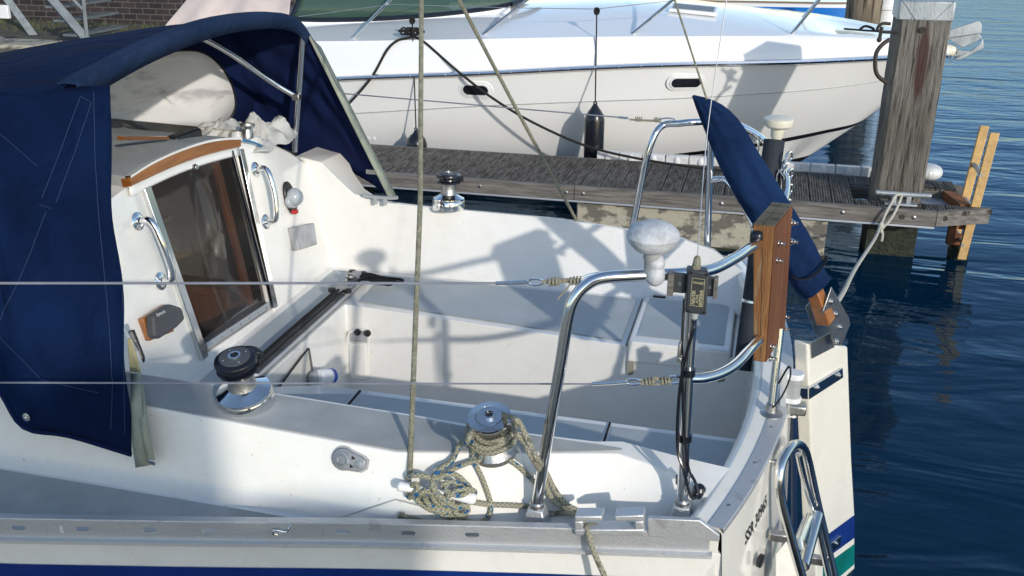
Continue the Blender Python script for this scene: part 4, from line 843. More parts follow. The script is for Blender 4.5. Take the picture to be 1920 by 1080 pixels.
for i,(ax_,ay,bx,by_,yy) in enumerate(cvr):
    A=PY(ax_,ay,yy);Bp=PY(bx,by_,yy);c=(A+Bp)/2;u=(A-Bp)/2;th=V((.15,1,.1)).normalized()*min(u.length*.5,.022)
    rows.append([c+u*math.cos(2*math.pi*k/20)*(1+.05*random.uniform(-1,1))+th*math.sin(2*math.pi*k/20)*(1+.45*random.uniform(-1,1)) for k in range(20)])
mb=MB();mb.loft(rows,close=True);mb.f.append(list(range(20)));tc_=mb.build('tiller_cover','tiller_canvas',rud,sub=1,sharp=60)
mb=MB();a=(PY(1494,523,2.565));b=PY(1546,497,2.565);mb.tube([PY(1480,512,2.575),PY(1496,523,2.545),PY(1522,519,2.54),PY(1546,494,2.56),PY(1549,480,2.575)],.006,8,smooth=4,flat=.5);mb.build('strap','black_plastic',tc_)
# ---------------------------------------------------------------- registration on the transom
def tmap(u,v,w):
    y=1.878+u*.90;z=.891+v*1.05;l,n,i,d=tbv.ray_cast(V((2,y,z)),V((-1,0,0)))
    return V(l)+V((.0006,-.0003,0))
text('SSR 30965',.045,tmap,'registration','black_text',trans,bold=.0013)
# boarding ladder folded against the transom
lad=MB();lad.tube([PY(x,y,w) for x,y,w in[(1507,1095,2.06),(1483,1010,2.06),(1464,935,2.06),(1461,895,2.065),(1466,866,2.09),(1482,840,2.15),(1494,833,2.20),(1505,839,2.25),(1514,862,2.29),(1531,940,2.31),(1548,1012,2.32),(1566,1090,2.32)]],.0125,14,smooth=6)
ladder=lad.build('boarding_ladder','stainless',boat)
mb=MB();mb.tube([PY(1497,852,2.25),PY(1508,900,2.28),PY(1528,965,2.29),PY(1540,1020,2.29),PY(1556,1090,2.29)],.0085,10,smooth=5);mb.tube([PY(1478,1085,2.09),PY(1470,1035,2.09),PY(1480,1000,2.10)],.0085,10,smooth=5);mb.split('inner_rail','stainless',ladder)
mb=MB();mb.tube([PY(1499,1020,2.09),PY(1517,972,2.27)],.0155,14);mb.build('rung','stainless',ladder)
mb=MB();mb.tube([PY(1506,1062,2.09),PY(1533,966,2.29)],.0155,14);mb.build('rung','stainless',ladder)
mb=MB();a=PY(1462,868,2.13);mb.box(a+V((-.015,0,0)),(.045,.014,.014));mb.box(PY(1475,1008,2.06)+V((-.018,0,0)),(.05,.02,.024));mb.box(PY(1548,1052,2.31)+V((-.03,0,0)),(.07,.02,.026));mb.split('bracket','dull_steel',ladder,bevel=.004)
mb=MB();mb.prism([PY(1455,1040,2.03),PY(1475,1015,2.05),PY(1500,1100,2.05),PY(1455,1110,2.03)],(0,.004,0));mb.build('backing_plate','gelcoat_hull',ladder)
mb=MB();c=V((xt(1.99)+.028,1.955,.80));mb.lathe(c+V((-.01,0,0)),(.9,-.45,0),[(.017,0),(.017,.008),(.008,.010)],20);mb.build('drain_cap','black_plastic',trans)
# ---------------------------------------------------------------- sprayhood
def arch(x,zc,zs,yh,n=24,p=2.6,drop=None):
    pts=[]
    for i in range(n+1):
        t=-1+2*i/n;pts.append(V((x-.03*(1-abs(t)**2)*0,2.62+yh*t,zs+(zc-zs)*(1-abs(t)**p))))
    return pts
H0=[PX(x,y,-1.62+o) for x,y,o in((135,163,.02),(165,143,.01),(200,125,0),(250,98,0),(300,75,0),(360,52,0),(420,35,0),(475,28,0),(520,28,0),(548,37,0),(562,48,0),(572,62,0))]
H0=spline(H0,3);n0=len(H0)
TT=[(p.y-2.62)/.64 for p in H0]
def Xtop(t): return -2.36+(.40*abs(t)**1.35 if t>0 else .34*abs(t)**2.4)
def roofrow(k):
    o=[]
    for p,t in zip(H0,TT):
        x=lerp(p.x-.02,Xtop(t),k);zc=interp([(-2.6,1.76),(-2.36,1.80),(-1.96,1.865),(-1.70,1.882),(-1.60,1.905)],x);z=zc-lerp(.085,.05,min(1,k*2))*abs(t)**3.4
        if k<.05: z=p.z+.004
        o.append(V((x,2.62+(p.y-2.62)*(1+.03*k),z)))
    return o
roof=[roofrow(k) for k in(0,.12,.35,.68,1.0)]
front=[]
for k in(.2,.55,1.0):
    front.append([V((a.x-.15*k+.02*k*abs(t)**2,2.62+(a.y-2.62)*(1+.03*k),lerp(a.z,1.46-.10*abs(t)**3,k))) for a,t in zip(roof[-1],TT)])
mb=MB()
mb.loft(roof);hood=mb.build('sprayhood','navy_canvas',boat,thick=.003,sharp=70)
mb=MB();hem=[[V((p.x-.045,p.y,p.z+.003)) for p in H0],[V((p.x-.02,p.y,p.z+.007)) for p in H0],[V((p.x+.012,p.y,p.z+.006)) for p in H0],[V((p.x+.016,p.y,p.z-.004)) for p in H0],[V((p.x+.004,p.y,p.z-.045)) for p in H0]]
mb.loft(hem);mb.build('visor_hem','navy_canvas_light',hood,thick=.002,sharp=60)
for r_ in front:
    e_=r_[-1];d_=(r_[-1]-r_[-4]);d_=V((.045,.07,-.02));r_+= [e_+d_,e_+d_*2]
mb=MB();mb.loft([roof[-1]+[roof[-1][-1],roof[-1][-1]]]+front);mb.build('front_panel','navy_inside',hood,thick=.003,sharp=70)
fbv=BVHTree.FromPolygons([v[:] for v in mb.v],mb.f)
def fpan(px,py,h=.0):
    r=ray(px,py);l,n,i,d=fbv.ray_cast(CAM,r)
    if l is None: return None
    return V(l)-r.normalized()*h
def panel(cols,name,m,bul,rows=30,thick=.003,fold=.010):
    g=[];K=len(cols)
    for col in cols:
        if len(col)>2: q=spline(col,12);g.append([q[round(j*(len(q)-1)/rows)] for j in range(rows+1)]);continue
        a,b=col;d=b-a;g.append([a+d*(j/rows)+V((0,bul*math.sin(math.pi*j/rows),0)) for j in range(rows+1)])
    # refine between columns
    fine=[]
    for j in range(rows+1): fine.append(spline([g[i][j] for i in range(K)],5))
    fine=[[p+V((0,fold*(math.sin(j*.55+k*.9)+.6*math.sin(k*1.7-j*.23))*math.sin(math.pi*j/rows),0)) for k,p in enumerate(r)] for j,r in enumerate(fine)]
    mb=MB();mb.loft(fine);return mb,mb.build(name,m,hood,thick=thick,sharp=60)
ncol=[[PY(205,160,1.985),PY(211,330,1.895),PY(222,480,1.795),PY(232,640,1.70),PY(241,775,1.632),PY(246,853,1.612)],(H0[0],PY(130,818,1.60)),(roof[2][0],PY(45,802,1.585)),(roof[3][0],PY(0,735,1.60)),(roof[4][0],PY(-60,650,1.62)),(front[1][0],PY(-150,560,1.66)),(front[2][0],PY(-230,500,1.75))]
nmb,npan=panel(ncol,'side_panel','navy_canvas',-.06)
nb=BVHTree.FromPolygons([v[:] for v in nmb.v],nmb.f)
def nh(px,py,h=.003):
    r=ray(px,py);l,n,i,d=nb.ray_cast(CAM,r)
    if l is None: return None
    if n.dot(r)>0:n=-n
    return V(l)+n*h
def seam(pts,r=.0007,par=npan,m='seam'):
    sp_=[]
    for a,b in zip(pts,pts[1:]):
        for k in range(8): q=(lerp(a[0],b[0],k/8),lerp(a[1],b[1],k/8));p=nh(*q);sp_.append(p) if p else None
    if len(sp_)>2: mb=MB();mb.tube(sp_,r,4);mb.build('seam',m,par)
for s_ in([(152,182),(112,290),(75,384)],[(172,192),(140,290),(101,393)],[(75,384),(101,393)],[(152,182),(172,192)],[(176,155),(178,300),(190,450),(205,620),(212,720),(208,818)],[(213,160),(216,300),(226,450),(232,620),(236,840)],[(88,398),(60,470),(30,540),(0,600),(-40,690)],[(-40,215),(0,250),(82,322)],[(0,632),(40,672),(80,712),(200,740)]): seam(s_)
mb=MB()
a=[nh(x,y,.004) for x,y in[(181,165),(183,300),(195,450),(208,620),(213,720),(210,820)]];b=[nh(x,y,.004) for x,y in[(207,168),(212,300),(224,450),(232,620),(238,720),(241,845)]]
if all(a) and all(b): mb.loft([spline(a,5),spline(b,5)]);mb.build('reinforcing_band','navy_canvas_light' if False else 'tiller_canvas',npan)
mb=MB();e=nh(52,781,.004)
if e: mb.lathe(e,(0,-1,.1),[(.010,0),(.010,.002),(.004,.003),(.004,-.002)],20);mb.build('eyelet','stainless',npan)
# edge piping along the bottom
mb=MB();mb.tube([c[-1] for c in ncol],.005,6,smooth=4);mb.build('piping','navy_inside',npan)
fcol=[(H0[-1]+V((.01,.01,0)),PY(733,372,3.42)),(roof[1][-1],V((-1.5,3.47,1.20))),(roof[2][-1],V((-1.65,3.50,1.25))),(roof[3][-1],V((-1.85,3.49,1.28))),(roof[4][-1],V((-1.98,3.48,1.3))),(front[1][-3],V((-2.06,3.45,1.3))),(front[2][-3],front[2][-3]+V((0,.02,-.1)))]
fmb,fpn=panel(fcol,'side_panel','navy_inside',.03)
wbv=[fbv]
def wpan(px,py,h):
    r=ray(px,py);best=None
    for b_v in wbv:
        l,n,i,d=b_v.ray_cast(CAM,r)
        if l is not None and V(l).x<-1.85 and (best is None or d<best[0]): best=(d,V(l))
    return best[1]-r.normalized()*h if best else None
o=[(128,205),(140,165),(175,140),(240,118),(290,103),(335,95),(375,97),(405,115),(428,145),(440,178),(440,205),(425,228),(400,240),(330,244),(215,246),(150,246),(132,228)]
op=[q for q in [wpan(v.x,v.y,.008) for v in spline([V((x,y,0)) for x,y in o],4,closed=True)] if q is not None]
def wrapx(p): return V((p.x+.10*max(0,(p.y-2.9)/.4)**2,p.y,p.z))
c_=sum(op,V())/len(op)
mb=MB();mb.loft([[lerp(c_,p,t) for p in op] for t in(0,.35,.7,1.0)],close=True);win=mb.build('window','clear_vinyl',hood,thick=.002)
mb=MB();mb.tube(op,.006,6,closed=True,flat=.5);mb.build('binding','black_plastic',win)
# pale cover strips along both after edges
a,b=fcol[0]
q=[PY(577,66,3.29),PY(741,376,3.43)];mb=MB();A1_=[lerp(a,b,t)+V((.0,-.012,0)) for t in[k/8 for k in range(9)]];B1_=[PY(lerp(602,747,t),lerp(88,374,t),lerp(3.32,3.46,t)) for t in[k/8 for k in range(9)]]
mb.loft([A1_,B1_]);ps=mb.build('edge_strip','grey_strip',hood,thick=.004)
mb=MB();mb.box(PY(699,322,3.40),(.055,.012,.02));mb.build('buckle','dull_steel',ps,bevel=.003)
mb=MB();mb.loft([[PY(244,700,1.70),PY(247,770,1.63),PY(250,850,1.61),PY(254,877,1.61)],[PY(262,700,1.70),PY(264,770,1.63),PY(271,850,1.61),PY(279,873,1.61)]]);mb.loft([[PY(258,715,1.69),PY(262,790,1.62),PY(278,870,1.60)],[PY(268,720,1.69),PY(275,800,1.615),PY(287,864,1.60)]]);s2=mb.build('edge_strip','grey_strip',hood,thick=.006)
mb=MB();p=PY(286,866,1.60);mb.box(p,(.016,.008,.014));mb.build('lashing_eye','stainless',s2,bevel=.002)
mb=MB();mb.prism([PY(239,622,1.83),PY(248,620,1.83),PY(268,672,1.82),PY(268,682,1.82),PY(255,650,1.82)],(0,.01,0));mb.build('bracket','black_plastic',hood,bevel=.002)
mb=MB();r_=[];
for j,(x0_,x1_,y_) in enumerate(((240,247,632),(241,254,655),(243,262,680),(245,268,705),(246,264,735),(247,258,760))): r_.append([PY(lerp(x0_,x1_,k/5),y_,1.82+.006*((k+j)%2)) for k in range(6)])
mb.loft(r_);cloth=mb.build('cloth','yellow_cloth',None,thick=.004,sub=1);tag(cloth,'faded yellow cloth tucked behind the near edge of the navy sprayhood','cloth')
# hood frame tubes
tubeobj('hood_frame',[PX(363,69,-1.80),PX(385,73,-1.80),PY(440,105,3.05),PY(500,148,3.18),PY(555,181,3.25)],.011,'stainless',hood,n=12)
tubeobj('hood_frame',[PY(568,64,3.24),PY(563,150,3.255),PY(557,230,3.26),PY(552,284,3.26)],.0115,'stainless',hood,n=12)
mb=MB();mb.box(PY(556,182,3.245),(.03,.025,.025));mb.build('joint','dull_steel',hood,bevel=.004)
# far hoop lining (dark roof underside near the far corner)
# things lying on the coachroof
tp_=V((-1.9,3.05,1.50))
random.seed(11)
def cloth_heap(c,sx,sy,h,seedn,name,m,n=56,mm=26):
    """a thrown-down sheet: sharp ridges running to random directions, thin ragged hem"""
    random.seed(seedn);R_=[(random.uniform(0,math.pi),random.uniform(14,34),random.uniform(0,6),random.uniform(.4,1)) for _ in range(7)];mb=MB();rows=[]
    for i in range(mm+1):
        t=i/mm;row=[]
        for k in range(n):
            a=2*math.pi*k/n;e=1+.12*math.sin(3*a+seedn)+.08*math.sin(7*a+1.3*seedn);x=math.cos(a)*t*e*sx;y=math.sin(a)*t*e*sy
            f=sum(w*(1-abs(math.sin((x*math.cos(p)+y*math.sin(p))*q+s0+2*math.sin(x*9+y*7+s0))))**1.6 for p,q,s0,w in R_)/1.7
            z=h*(1-t**2.6)*(.30+.75*f)+.012*abs(math.sin(5*a+t*6))*t
            row.append(V(c)+V((x,y,z)))
        rows.append(row)
    mb.loft(rows,close=True);return mb.build(name,m,None,thick=.0015,sharp=32)
bag=cloth_heap(PX(488,270,-1.76),.11,.17,.062,5,'plastic_bag','white_bag');tag(bag,'crumpled white plastic bag lying on the cabin roof under the navy sprayhood','bag')
bag2=cloth_heap(PX(415,254,-1.84),.08,.12,.040,9,'sail_cloth','white_bag');tag(bag2,'folded dirty white sailcloth beside the crumpled plastic bag on the cabin roof','cloth')
g=MB();c=PX(462,243,-1.70);g.lathe(c-V((0,0,.03)),(0,.2,1),[(.020,0),(.021,.014),(.017,.03),(.026,.042),(.026,.05),(.009,.053)],20);rw=g.build('winch','dull_steel',boat)
g=MB();c=PX(345,257,-1.82);g.box(c,(.05,.15,.035));pc=g.build('pouch','black_plastic',None,bevel=.01);tag(pc,'small black pouch on the cabin roof left of the white bag','pouch')
g=MB();g.tube([PX(225,259,-1.80),PX(312,259,-1.80)],.012,8,flat=.5);gr=g.build('grab_rail','varnish',boat)
g=MB();g.tube([B(457,263,.03),B(478,268,.025),B(495,276,.012),B(508,279,.004)],.006,8,smooth=4,flat=.6);bs=g.build('strap','bright_blue',None);tag(bs,'bright blue strap end lying at the far corner of the companionway hatch','strap')
# bits in the cockpit
g=MB();c=V((-1.16,2.05,.9045));g.lathe(c,(0,0,1),[(.040,0),(.040,.008),(.03,.012),(.028,.009),(.022,.011),(.010,.016)],28);rg=g.build('compass','black_plastic',boat)
c=PX(612,706,XF+.05);g=MB();axb=V((.2,.75,-.30)).normalized();g.lathe(c,axb,[(.024,-.05),(.026,-.042),(.026,.015),(.022,.020)],22);bt=g.build('bottle','white_plastic',None);tag(bt,'white plastic bottle with a blue collar lying at the front end of the cockpit well','bottle')
g=MB();g.lathe(c,axb,[(.027,.012),(.027,.028),(.022,.029)],22);g.build('collar','blue_lid',bt)
g=MB();g.lathe(c,axb,[(.021,.029),(.021,.04),(.014,.044)],22);g.build('cap','white_plastic',bt)
g=MB();g.box(PX(592,712,XF+.03),(.03,.06,.07));sp_=g.build('sponge','pale_cover',None,bevel=.012,seg=3);tag(sp_,'pale sponge wedged beside the white bottle in the cockpit well','sponge')
g=MB();c=onb(-1.52,1.72);c=PY(283,742,1.78);g.lathe(c-V((0,0,.03)),(0,0,1),[(.045,0),(.043,.012),(.03,.02),(.028,.035)],26);g.build('deck_vent','frosted',boat)
# ---------------------------------------------------------------- lifelines
def wire(name,pts,r,m,par=boat,n=6,smooth=0): mb=MB();mb.tube(pts,r,n,smooth=smooth);return mb.build(name,m,par)
UL=PZ(-230,531,1.55);UR=PY(985,529,1.765);
up_=wire('lifeline',[UL,PY(932,531,1.762)],.0028,'wire_coated')
wire('swage',[PY(930,531,1.762),PY(968,530,1.764),PY(992,529,1.765)],.0042,'chrome',up_,10)
def oval(c,d,u,a,b,r,name,m,par):
    mb=MB();mb.tube([c+d*a*math.cos(t)+u*b*math.sin(t) for t in[2*math.pi*k/20 for k in range(20)]],r,7,closed=True);return mb.build(name,m,par)
dU=(PY(1020,529,1.768)-PY(990,529,1.765)).normalized();uZ=V((0,-.3,1)).normalized()
oval(PY(1004,529,1.766),dU,uZ,.016,.008,.0022,'thimble','chrome',up_)
def lash(a,b,seedn,name,par,turns=4):
    random.seed(seedn);mb=MB();d=b-a
    for k in range(turns):
        o=V((0,random.uniform(-.004,.004),random.uniform(-.005,.005)));mb.tube([a+o*.6,a+d*.35+o,a+d*.7+o*1.2,b+o*.4],.0026,6,smooth=3)
    for t in(.2,.78):
        c=a+d*t;e=d.normalized();u=V((0,0,1));w=e.cross(u);mb.tube([c+(u*math.cos(s)+w*math.sin(s))*.0075+e*.0022*s/2 for s in[k*.6 for k in range(32)]],.0024,6)
    return mb.build(name,'braid_plain',par)
lash(PY(1016,529,1.767),PY(1085,526,1.775),1,'lashing',up_)
wire('lashing_tail',[PY(1070,530,1.77),PY(1062,543,1.765),PY(1052,553,1.762),PY(1046,561,1.76)],.0022,'braid_plain',up_,6,4)
oval(PY(1112,520,1.785),(PY(1138,515,1.79)-PY(1085,526,1.775)).normalized(),uZ,.028,.009,.0022,'bail','chrome',up_)
LL=PZ(-230,717,1.25);lo_=wire('lifeline',[LL,PY(1112,720,1.80)],.0022,'wire_coated')
wire('swage',[PY(1110,720,1.80),PY(1150,718,1.805),PY(1176,716,1.808)],.0040,'chrome',lo_,10)
oval(PY(1188,716,1.81),dU,uZ,.016,.008,.0022,'thimble','chrome',lo_)
lash(PY(1200,716,1.81),PY(1252,714,1.82),2,'lashing',lo_,3)
oval(PY(1264,712,1.825),dU,uZ,.016,.010,.0024,'bail','chrome',lo_)
# far lifeline
fw=wire('lifeline',[PZ(150,130,1.46)*1+V((0,0,0)),PY(1168,221,3.44)],.0026,'wire_coated') if False else wire('lifeline',[V((-3.2,3.95,1.50)),PY(1160,220,3.44)],.0026,'wire_coated')
wire('swage',[PY(1160,220,3.44),PY(1178,222,3.44)],.0045,'chrome',fw,10)
lash(PY(1180,223,3.44),PY(1240,225,3.44),4,'lashing',fw,3)
oval(PY(1250,226,3.44),dU,uZ,.03,.010,.0025,'bail','chrome',fw)
# shackle clipped in a slot of the toe rail
p0=TR(540,993,.010);mb=MB();mb.tube([TR(520,1003,.012),TR(512,1000,.016),TR(517,994,.016),TR(536,997,.014),TR(543,988,.012),TR(548,982,.0),TR(553,978,-.006)],.0022,8,smooth=5);shk=mb.build('snap_shackle','stainless',None);tag(shk,'stainless snap shackle clipped through a slot of the aluminium toe rail','shackle')
mb=MB();mb.tube([TR(550,981,-.004),TR(568,980,-.01),TR(590,976,-.012),TR(612,978,-.01),TR(617,982,-.006),TR(595,984,-.006),TR(570,982,-.006)],.0042,8,smooth=4);mb.build('toggle','dull_steel',shk)
# ================================================================ ROPES
J=PY(791,-128,2.6)
bs_=hit(768,893,.012)
r1=MB();r1.tube([V((-1.2,2.6,3.2)),J,PY(788,380,2.02),bs_+V((0,0,.0))],.0062,9);R1=r1.build('backstay_tail','old_rope',None);tag(R1,'weathered grey green rope rising straight from the horn cleat on the near coaming','rope')
fb_=V((-.62,3.50,1.07));fb_=PY(1085,421,3.45)
r2=MB();r2.tube([J+V((0,.01,0)),PY(970,208,3.0),fb_],.0058,8);R2=r2.build('stay_rope','old_rope',None);tag(R2,'slanting grey rope running from top centre down to the far coaming','rope')
r3=MB();r3.tube([PY(1228,-150,2.5),PY(1265,0,2.48),PY(1325,186,2.45)],.0026,7);R3=r3.build('tiller_line','old_rope',None);tag(R3,'thin grey cord holding up the tip of the blue covered tiller','rope')
# sheet: turns on the plain winch, tangle on the cleat, tails through the fairlead
def onw(t,h,rad=.037): Rw=frame(wa,(1,0,0));return wc+Rw@V((rad*math.cos(t),rad*math.sin(t),h))
pts=[]
pts+= [hit(1133,985,.010),TR(1100,975,-.01)+V((0,0,.012)),hit(1060,940,.012),hit(1010,905,.02),hit(985,870,.03)]
st_=len(pts)
R_=frame(wa,(1,0,0))
sheet=MB()
# turns
turn=[]
for k in range(46):
    t=-.6-k*.42;h=.030+.038*k/45+.004*math.sin(k*1.3);turn.append(onw(t,h,.0425+.0035*math.sin(k*.7)))
sheet.tube(turn,.0062,9,smooth=2)
turn=[onw(.3-k*.42,.030+.030*k/24+.006*math.sin(k*.9),.0515+.003*math.sin(k)) for k in range(24)]
sheet.tube(turn,.0062,9,smooth=2)
# over the top right side, down and away to the fairlead
def HH(l,h0=.012):
    out=[]
    for e in l: out.append(hit(e[0],e[1],e[2] if len(e)>2 else h0))
    return out
sheet.tube([onw(1.3,.068,.040),PY(963,784,1.705),PY(975,795,1.70),PY(985,815,1.69),PY(997,841,1.68),PY(1007,860,1.675)]+HH([(1019,878,.03),(1038,915,.014),(1060,943,.010),(1086,965,.010)]),.0062,9,smooth=6)
sheet.tube([onw(.5,.045,.045),PY(967,810,1.70),PY(980,827,1.69),PY(1000,862,1.675)]+HH([(1012,887,.03),(1026,918,.016),(1042,942,.012),(1078,960,.012)]),.0060,9,smooth=6)
Sh=sheet.build('mooring_rope','braid_plain',None);tag(Sh,'beige braided rope wound round the plain aft winch and led to the fairlead','rope')
tg=MB()
def strand(l,r=.0056,pre=[],h0=.012): tg.tube(pre+HH(l,h0),r,9,smooth=6)
# from the winch down to the cleat, in the order they lie
strand([(939,853,.014),(957,864,.010),(975,877,.010),(994,896,.010),(1015,913,.012),(1038,935,.010),(1062,955,.010),(1080,966,.010)])
strand([(898,856,.018),(881,864,.018),(862,871,.020),(840,880,.026),(826,887,.032),(816,894,.040),(812,905,.045)],pre=[onw(2.6,.032,.047)])
strand([(884,844,.022),(886,860,.016),(893,875,.011),(903,896,.010),(913,923,.010),(919,945,.010),(917,962,.010),(908,974,.010),(893,979,.011),(874,974,.012),(855,966,.014),(836,964,.014),(816,957,.014),(799,947,.014),(785,935,.015),(777,924,.018),(776,915,.028)],pre=[onw(3.3,.05,.047),PY(884,826,1.665)])
strand([(862,848,.022),(845,863,.022),(828,872,.030),(815,884,.042),(809,899,.055),(814,911,.058),(823,921,.055),(836,931,.050),(846,941,.040),(858,945,.030),(870,941,.028)],.0064,pre=[onw(3.6,.066,.042),PY(882,812,1.668),PY(875,830,1.66)])
strand([(766,897,.012),(767,891,.024),(775,886,.036),(790,885,.044),(804,889,.046),(811,897,.046),(806,907,.048),(792,915,.046),(778,922,.036),(768,929,.020),(764,924,.010)],.0060)
strand([(772,905,.040),(779,899,.050),(783,905,.052),(779,915,.046),(770,917,.030)],.0056)
strand([(815,900,.030),(823,892,.034),(840,884,.034),(857,887,.032),(869,898,.032),(876,908,.034),(870,917,.052),(856,920,.055),(842,915,.056),(830,907,.056)])
strand([(826,905,.045),(838,897,.046),(852,898,.044),(862,905,.044),(858,914,.052)])
strand([(835,925,.050),(845,916,.058),(858,909,.058),(874,908,.052),(884,914,.040),(886,921,.028)])
strand([(797,922,.046),(798,932,.036),(806,942,.028),(821,948,.026),(836,945,.026),(848,941,.030)],.0060)
strand([(810,918,.050),(813,930,.042),(822,938,.036),(838,938,.036),(850,934,.040)])
strand([(788,925,.030),(798,918,.044),(811,916,.052),(822,925,.050),(830,936,.044),(842,944,.036),(858,950,.026)])
strand([(795,945,.020),(816,953,.024),(836,952,.024),(855,949,.024),(869,944,.026),(879,938,.024)])
strand([(858,943,.030),(852,952,.028),(857,960,.024),(868,960,.024),(875,951,.026),(868,942,.030),(859,944,.030)],.0052)
strand([(780,930,.020),(790,942,.018),(806,953,.016),(826,958,.016),(846,958,.018),(862,964,.016),(872,972,.012)])
TG=tg.build('sheet_tail','braid_blue',None);tag(TG,'tangled pile of beige rope with blue flecks heaped on the white horn cleat','rope')
t2=MB();t2.tube(HH([(880,938,.014),(915,944,.009),(960,946,.009),(1000,950,.010),(1030,961,.010),(1055,968,.010)])+[TR(1080,970,-.015)+V((0,0,.006)),TR(1097,984,.0),TR(1101,992,.018),TR(1108,1020,.035),TR(1122,1055,.05),TR(1135,1085,.06),TR(1160,1160,.08)],.0062,9,smooth=5)
T2=t2.build('mooring_line','braid_plain',None);tag(T2,'beige mooring line crossing the deck and dropping over the side through the fairlead','rope')
t3=MB();t3.tube([TR(1092,985,.004),TR(1115,984,.002),TR(1140,988,.0),TR(1165,988,.0),TR(1186,984,.0),TR(1200,980,-.02)],.0042,8,smooth=4);T3=t3.build('short_line','old_rope',None);tag(T3,'short piece of rope lying in the slot of the aluminium fairlead','rope')
t4=MB();t4.tube(HH([(755,968,.012),(775,972,.011),(800,978,.010),(830,980,.010),(850,974,.010)]),.0068,9,smooth=4);T4=t4.build('frayed_rope_end','old_rope',None);tag(T4,'frayed dark rope end lying on the side deck left of the cleat','rope')
g=MB();random.seed(2)
b_=hit(755,968,.012)
for _ in range(26): d=V((random.uniform(-1,.1),random.uniform(-.7,.7),random.uniform(-.3,.9))).normalized();g.tube([b_,b_+d*.012],.0011,4)
g.build('frayed_strands','old_rope',T4)
# ================================================================ WATER AND SHORE
mb=MB();mb.quad(V((-300,-200,0)),V((300,-200,0)),V((300,400,0)),V((-300,400,0)));w_=mb.build('water','water',None,loc=(0,0,0));tag(w_,kind='structure')
mb=MB();mb.prism([V((-60,11.2,-1)),V((-5.2,11.2,-1)),V((-5.2,40,-1)),V((-60,40,-1))],(0,0,1.50));q_=mb.build('quay','mud',None);tag(q_,kind='structure')
mb=MB();mb.box((-30,13.3,1.9),(50,.35,4.2));wl=mb.build('brick_wall','brick',None);tag(wl,'dark brick quay wall behind the steel stairs','wall')
random.seed(21);g=MB()
for _ in range(1500):
    x=random.uniform(-13,-5.3);y=random.uniform(11.9,13.1)+.0;h=random.uniform(.02,.09);a=random.uniform(0,6.28);w=.008;d=V((math.cos(a)*w,math.sin(a)*w,0));b=V((x,y,.50));l=V((random.uniform(-.05,.05),random.uniform(-.05,.05),h));g.add([b-d,b+d,b+l],[(0,1,2)])
gr_=g.build('grass','grass',None,flatshade=True);tag(gr_,kind='stuff',label='short grass growing along the foot of the brick wall',cat='grass')
# steel stairs
SY=10.6
def ST(x,y,o=0): return PY(x,y,SY+o)
st=root('steel_stairs',PY(120,60,SY),'galvanised steel stairs with flat treads in front of the dark brick wall','stairs')
def bar(name,pts,w,h,m='galvanised_shaded',par=st):
    mb=MB();mb.tube(pts,w,4,radii=None,up=(0,0,1));o=mb.build(name,m,par,flatshade=True);return o
bar('stringer',[ST(72,-30),ST(170,84)],.07,.1);bar('stringer',[ST(-30,-60,1.1),ST(75,84,1.1)],.07,.1)
for k,(x0_,x1_,y_) in enumerate(((52,112,13),(22,90,16 if False else 42),(60,140,67))):
    pass
for k,(x,y) in enumerate(((98,-12),(112,14),(128,40),(146,67))):
    a=ST(x,y);mb=MB();mb.box(a+V((-.10,.5,0)),(.24,1.0,.03));mb.build('tread','galvanised_shaded',st,bevel=.004)
bar('post',[ST(150,-60,-.1),ST(163,70,-.1)],.028,.03);bar('brace',[ST(118,-20,-.1),ST(157,20,-.1)],.022,.03)
bar('kerb_rail',[ST(-60,55,-.5),ST(20,80,-.5),ST(66,86,-.5)],.04,.03)
mb=MB();mb.box(PY(3,22,10.2),(.22,.05,.16));sg=mb.build('white_plate','white_plastic',None,bevel=.01);tag(sg,'small white plate fixed by the stairs at the far left edge','plate')
mb=MB();mb.box(PY(30,82,9.8),(.9,.5,.05));tb=mb.build('beige_slab','concrete',None,bevel=.01);tag(tb,'pale slab at the foot of the steel stairs','slab')
# ================================================================ PONTOON
pon=root('pontoon',(-1,6.8,0),'weathered grooved timber pontoon walkway between the two boats, on concrete floats','pontoon')
yF,yB,zD=6.38,7.20,.39
def fy0(x): return yF if x<1.156 else yF+(x-1.156)*.47
bw=.142
g=MB();x=-9.0;random.seed(5)
while x<1.44:
    dz=random.uniform(-.002,.002);pr=[];n=8;gap=.006
    for k in range(n):
        a=x+gap/2+(bw-gap)*k/n;w=(bw-gap)/n
        pr+=[(a,-.0045),(a+w*.25,-.0045),(a+w*.35,0),(a+w*.9,0)]
    pr.append((x+bw-gap/2,-.0045));pr=[(x+gap/2,-.028)]+pr+[(x+bw-gap/2,-.028)]
    spans=[(fy0(x)+.05,yB)] if x<.64 else [(fy0(x)+.05,6.585),(6.985,yB-.0)]
    if x>1.30: spans=[(fy0(x)+.05,6.585)]
    for a,b in spans:
        if b-a<.02: continue
        g.loft([[V((u,a,zD+v+dz)) for u,v in pr],[V((u,b,zD+v+dz)) for u,v in pr]])
        g.quad(V((x+gap/2,a,zD-.028)),V((x+bw-gap/2,a,zD-.028)),V((x+bw-gap/2,a,zD-.004+dz)),V((x+gap/2,a,zD-.004+dz)))
    x+=bw
g.build('deck_boards','deck_planks',pon,flatshade=True)
